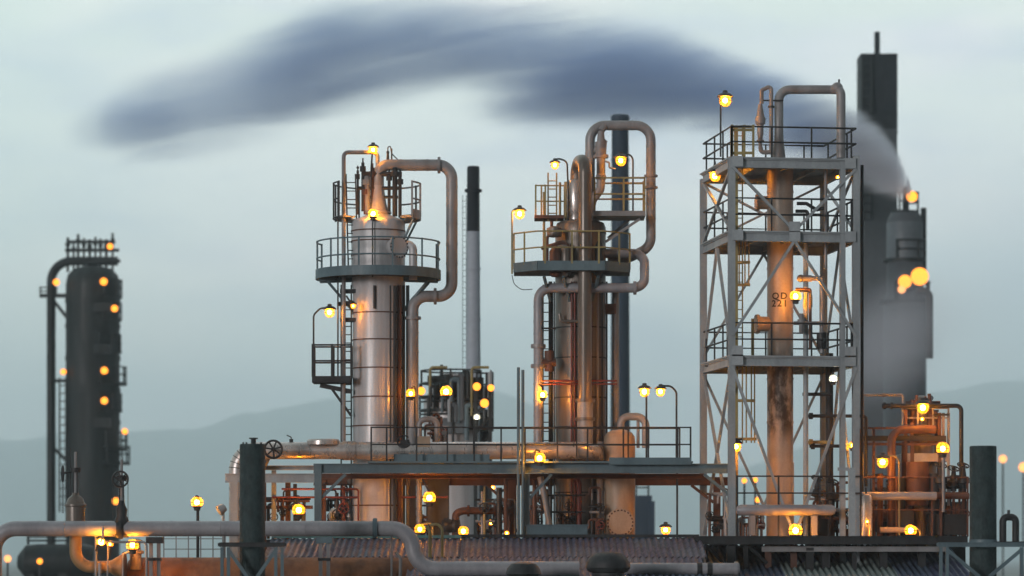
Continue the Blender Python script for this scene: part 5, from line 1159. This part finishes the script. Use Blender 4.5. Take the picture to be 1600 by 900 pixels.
def plume_density(strength, near_col, far_col, table, d, nscale, namt, split=True):
    def f(t, v):
        P = t.new('ShaderNodeTexCoord').outputs['Object']; sx = t.new('ShaderNodeSeparateXYZ'); t.l.new(P, sx.inputs[0])
        X_, Y_, Z_ = sx.outputs
        kx = K * d
        u = t.math('MULTIPLY_ADD', X_, 1 / (kx * 1600), .5)
        v_ = t.math('MULTIPLY_ADD', Z_, -1 / (kx * 1600), (HY * kx + CZ) / (kx * 1600))     # row / 1600
        yc = fcurve(t, u, [(p[0] / 1600, p[1] / 1600) for p in table])
        hh = fcurve(t, u, [(p[0] / 1600, p[2] / 160) for p in table]); ss = fcurve(t, u, [(p[0] / 1600, p[3]) for p in table])
        dz = t.math('DIVIDE', t.math('MULTIPLY', t.math('SUBTRACT', v_, yc), 10.0), hh)
        dy = t.math('DIVIDE', t.math('MULTIPLY', t.math('SUBTRACT', Y_, d), 10 / (kx * 1600)), hh)
        q = t.math('SQRT', t.math('ADD', t.math('MULTIPLY', dz, dz), t.math('MULTIPLY', dy, dy)))
        n1 = t.new('ShaderNodeTexNoise'); n1.inputs['Scale'].default_value = nscale; n1.inputs['Detail'].default_value = 4; n1.inputs['Roughness'].default_value = .56; n1.inputs['Distortion'].default_value = .5
        rot = t.new('ShaderNodeVectorRotate'); rot.rotation_type = 'Y_AXIS'; t.l.new(P, rot.inputs[0]); rot.inputs['Angle'].default_value = .16
        t.l.new(t.scaled(rot.outputs[0], (.19, .5, 1)), n1.inputs['Vector'])
        cf = t.new('ShaderNodeMapRange', interpolation_type='SMOOTHSTEP'); t.l.new(u, cf.inputs[0]); cf.inputs[1].default_value = .745; cf.inputs[2].default_value = .85
        nz = t.math('MULTIPLY', t.math('MULTIPLY_ADD', n1.outputs[0], namt * 2.6, -namt * 1.3), t.math('MULTIPLY_ADD', cf.outputs[0], -.75, 1.0))
        n2 = t.new('ShaderNodeTexNoise'); n2.inputs['Scale'].default_value = nscale * 4.5; n2.inputs['Detail'].default_value = 3; n2.inputs['Distortion'].default_value = 1.2
        t.l.new(t.scaled(rot.outputs[0], (.13, .5, 1)), n2.inputs['Vector'])
        nz = t.math('ADD', nz, t.math('MULTIPLY_ADD', n2.outputs[0], namt * 1.1, -namt * .55))
        m = t.new('ShaderNodeMapRange', interpolation_type='SMOOTHSTEP'); t.l.new(t.math('SUBTRACT', 1.0, t.math('ADD', q, nz)), m.inputs[0]); m.inputs[1].default_value = .06; m.inputs[2].default_value = .95
        edge = t.math('SUBTRACT', 1.0, q, clamp=True); edge = t.math('MULTIPLY', edge, 3.0, clamp=True)
        t.put(v.inputs['Density'], t.math('MULTIPLY', t.math('MULTIPLY', m.outputs[0], edge), t.math('MULTIPLY', ss, strength)))
        t.put(v.inputs['Color'], t.mix(cf.outputs[0], c4(far_col), c4(near_col)))
        v.inputs['Anisotropy'].default_value = .1
    return f
def plume_mesh(name, table, d, material, label, cat='smoke', group=None):
    mb = MB(); n = 20; vs = []
    T = []
    for (a, b) in zip(table, table[1:]):
        for k in range(6):
            s = k / 6; T.append(tuple(a[i] + (b[i] - a[i]) * s for i in range(3)))
    T.append(table[-1][:3])
    for x, y, h in T:
        c = W(x, y, d); r = S(h, d) * 1.12 + .1
        vs += [c + Vector((0, math.cos(2*PI*j/n), math.sin(2*PI*j/n))) * r for j in range(n)]
    mb.add(vs, [(i*n+j, i*n+(j+1) % n, (i+1)*n+(j+1) % n, (i+1)*n+j) for i in range(len(T)-1) for j in range(n)], True)
    m = len(vs) - n
    mb.f.append([n - 1 - j for j in range(n)]); mb.sm.append(False); mb.f.append([m + j for j in range(n)]); mb.sm.append(False)
    o = mb.build(name, material, None, 180); return tag(o, label, cat, group, 'stuff')
pm_ = volume_mat('blue_grey_smoke', plume_density(.5, (.86, .89, .97), (.46, .62, .92), PLUME, DPL, .20, .60))
plume_mesh('smoke', PLUME, DPL, pm_, 'long blue grey smoke plume trailing left from the steaming flue', 'smoke')
WISP = [(1200, 580, 40, 0), (1280, 568, 90, .25), (1350, 548, 124, .85), (1400, 530, 134, 1), (1450, 510, 124, .6), (1510, 490, 100, .2), (1600, 470, 60, 0)]
plume_mesh('steam', WISP, 190, volume_mat('thin_steam', plume_density(.13, (.86, .84, .92), (.86, .84, .92), WISP, 190, .16, .35)), 'thin steam drifting low in front of the square stack', 'steam')

# ================================================================== sky, sun, haze, camera
w = bpy.data.worlds.new('World'); SC.world = w; w.use_nodes = True
t = NT(w.node_tree); bg = t.n['Background']
sky = t.new('ShaderNodeTexSky', sky_type='NISHITA'); sky.sun_disc = False
SUN_EL, SUN_AZ = math.radians(7), math.radians(215)
sky.sun_elevation = SUN_EL; sky.sun_rotation = SUN_AZ; sky.air_density = 1.0; sky.dust_density = 2.0; sky.ozone_density = 2.0
gen = t.new('ShaderNodeTexCoord').outputs['Generated']; sx = t.new('ShaderNodeSeparateXYZ'); t.l.new(gen, sx.inputs[0])
rp_ = t.new('ShaderNodeValToRGB'); t.put(rp_.inputs[0], t.math('MULTIPLY', sx.outputs[2], 4.0))
cr = rp_.color_ramp; E = cr.elements
stops = ((0.0, (.60, .54, .60)), (.07, (.58, .57, .62)), (.16, (.54, .61, .63)), (.25, (.60, .67, .67)), (.36, (.68, .71, .70)), (.5, (.67, .70, .68)), (.72, (.55, .62, .565)), (1.0, (.46, .53, .51)))
E[0].position = 0; E[0].color = c4(stops[0][1]); E[1].position = 1; E[1].color = c4(stops[-1][1])
for p, c in stops[1:-1]: e = E.new(p); e.color = c4(c)
cl = t.noise(t.scaled(gen, (9, 9, 34)), 1.0, 5, .55, .44, .72)
cloud = t.mix(t.math('MULTIPLY', cl, .85), rp_.outputs[0], (.42, .47, .57, 1))
cl2 = t.noise(t.scaled(gen, (5, 5, 14)), 1.7, 3, .5, .46, .7)
cloud = t.mix(t.math('MULTIPLY', cl2, .5), cloud, (.86, .80, .77, 1))
side = t.new('ShaderNodeMapRange', interpolation_type='SMOOTHSTEP'); t.l.new(sx.outputs[0], side.inputs[0]); side.inputs[1].default_value = .07; side.inputs[2].default_value = .17
west = t.new('ShaderNodeMapRange', interpolation_type='SMOOTHSTEP'); t.l.new(sx.outputs[0], west.inputs[0]); west.inputs[1].default_value = -.07; west.inputs[2].default_value = -.19
cloud = t.mix(t.math('MULTIPLY', west.outputs[0], .45), cloud, (.46, .60, .54, 1))
low = t.new('ShaderNodeMapRange', interpolation_type='SMOOTHSTEP'); t.l.new(sx.outputs[2], low.inputs[0]); low.inputs[1].default_value = .15; low.inputs[2].default_value = .07
cloud = t.mix(t.math('MULTIPLY', t.math('MULTIPLY', side.outputs[0], low.outputs[0]), .8), cloud, (.36, .42, .48, 1))
nis = t.mix(1.0, sky.outputs[0], (.075, .075, .075, 1), 'MULTIPLY')
SKY_MIX = .86
dim = t.new('ShaderNodeMapRange', interpolation_type='SMOOTHSTEP'); t.l.new(sx.outputs[1], dim.inputs[0]); dim.inputs[1].default_value = -.5; dim.inputs[2].default_value = .85; dim.inputs[3].default_value = .26; dim.inputs[4].default_value = 1.46
dm = t.new('ShaderNodeCombineColor'); [t.l.new(dim.outputs[0], i) for i in dm.inputs[:3]]
t.put(bg.inputs[0], t.mix(1.0, t.mix(SKY_MIX, nis, cloud), dm.outputs[0], 'MULTIPLY')); bg.inputs[1].default_value = 1.0

sl = bpy.data.lights.new('sun', 'SUN'); sl.energy = .95; sl.angle = math.radians(12); sl.color = (1, .93, .90)
so = bpy.data.objects.new('sun', sl); COL.objects.link(so)
# sun_rotation is clockwise from +Y
sd = Vector((math.sin(SUN_AZ) * math.cos(SUN_EL), math.cos(SUN_AZ) * math.cos(SUN_EL), math.sin(SUN_EL)))
so.rotation_euler = sd.to_track_quat('Z', 'Y').to_euler()

HAZE = .00025
if HAZE > 0:
    hm = volume_mat('pale_haze', lambda t, v: (setattr(v.inputs['Density'], 'default_value', HAZE), setattr(v.inputs['Color'], 'default_value', (.85, .95, 1.0, 1)), setattr(v.inputs['Anisotropy'], 'default_value', 0.6)))
    hz = MB().prism([(-8200, -70), (8200, -70), (8200, 11200), (-8200, 11200)], -1.5, 590).build('haze', hm)
    tag(hz, None, None, None, 'stuff')

cam = bpy.data.cameras.new('camera'); co = bpy.data.objects.new('camera', cam); COL.objects.link(co)
co.location = (0, 0, CZ); co.rotation_euler = (PI / 2, 0, 0)
cam.sensor_width = 36; cam.lens = 36 / .32; cam.shift_y = (HY - 450) / 1600
cam.clip_start = .5; cam.clip_end = 40000
cam.dof.use_dof = True; cam.dof.focus_distance = 99.5; cam.dof.aperture_fstop = .62; cam.dof.aperture_blades = 0
SC.camera = co
SC.render.engine = 'CYCLES'
cy = SC.cycles
cy.use_denoising = True
try: cy.denoiser = 'OPENIMAGEDENOISE'; cy.denoising_input_passes = 'RGB_ALBEDO_NORMAL'
except Exception: pass
cy.max_bounces = 8; cy.diffuse_bounces = 3; cy.glossy_bounces = 3; cy.transparent_max_bounces = 24; cy.volume_bounces = 2
cy.sample_clamp_indirect = 3.0; cy.sample_clamp_direct = 0; cy.use_light_tree = True
cy.caustics_reflective = False; cy.caustics_refractive = False
cy.volume_step_rate = .35; cy.volume_max_steps = 256
cy.use_adaptive_sampling = True; cy.adaptive_threshold = .012
vs_ = SC.view_settings
SC.display_settings.display_device = 'sRGB'
vs_.view_transform = 'Standard'; vs_.look = 'None'; vs_.exposure = .5; vs_.gamma = 1; vs_.use_curve_mapping = False
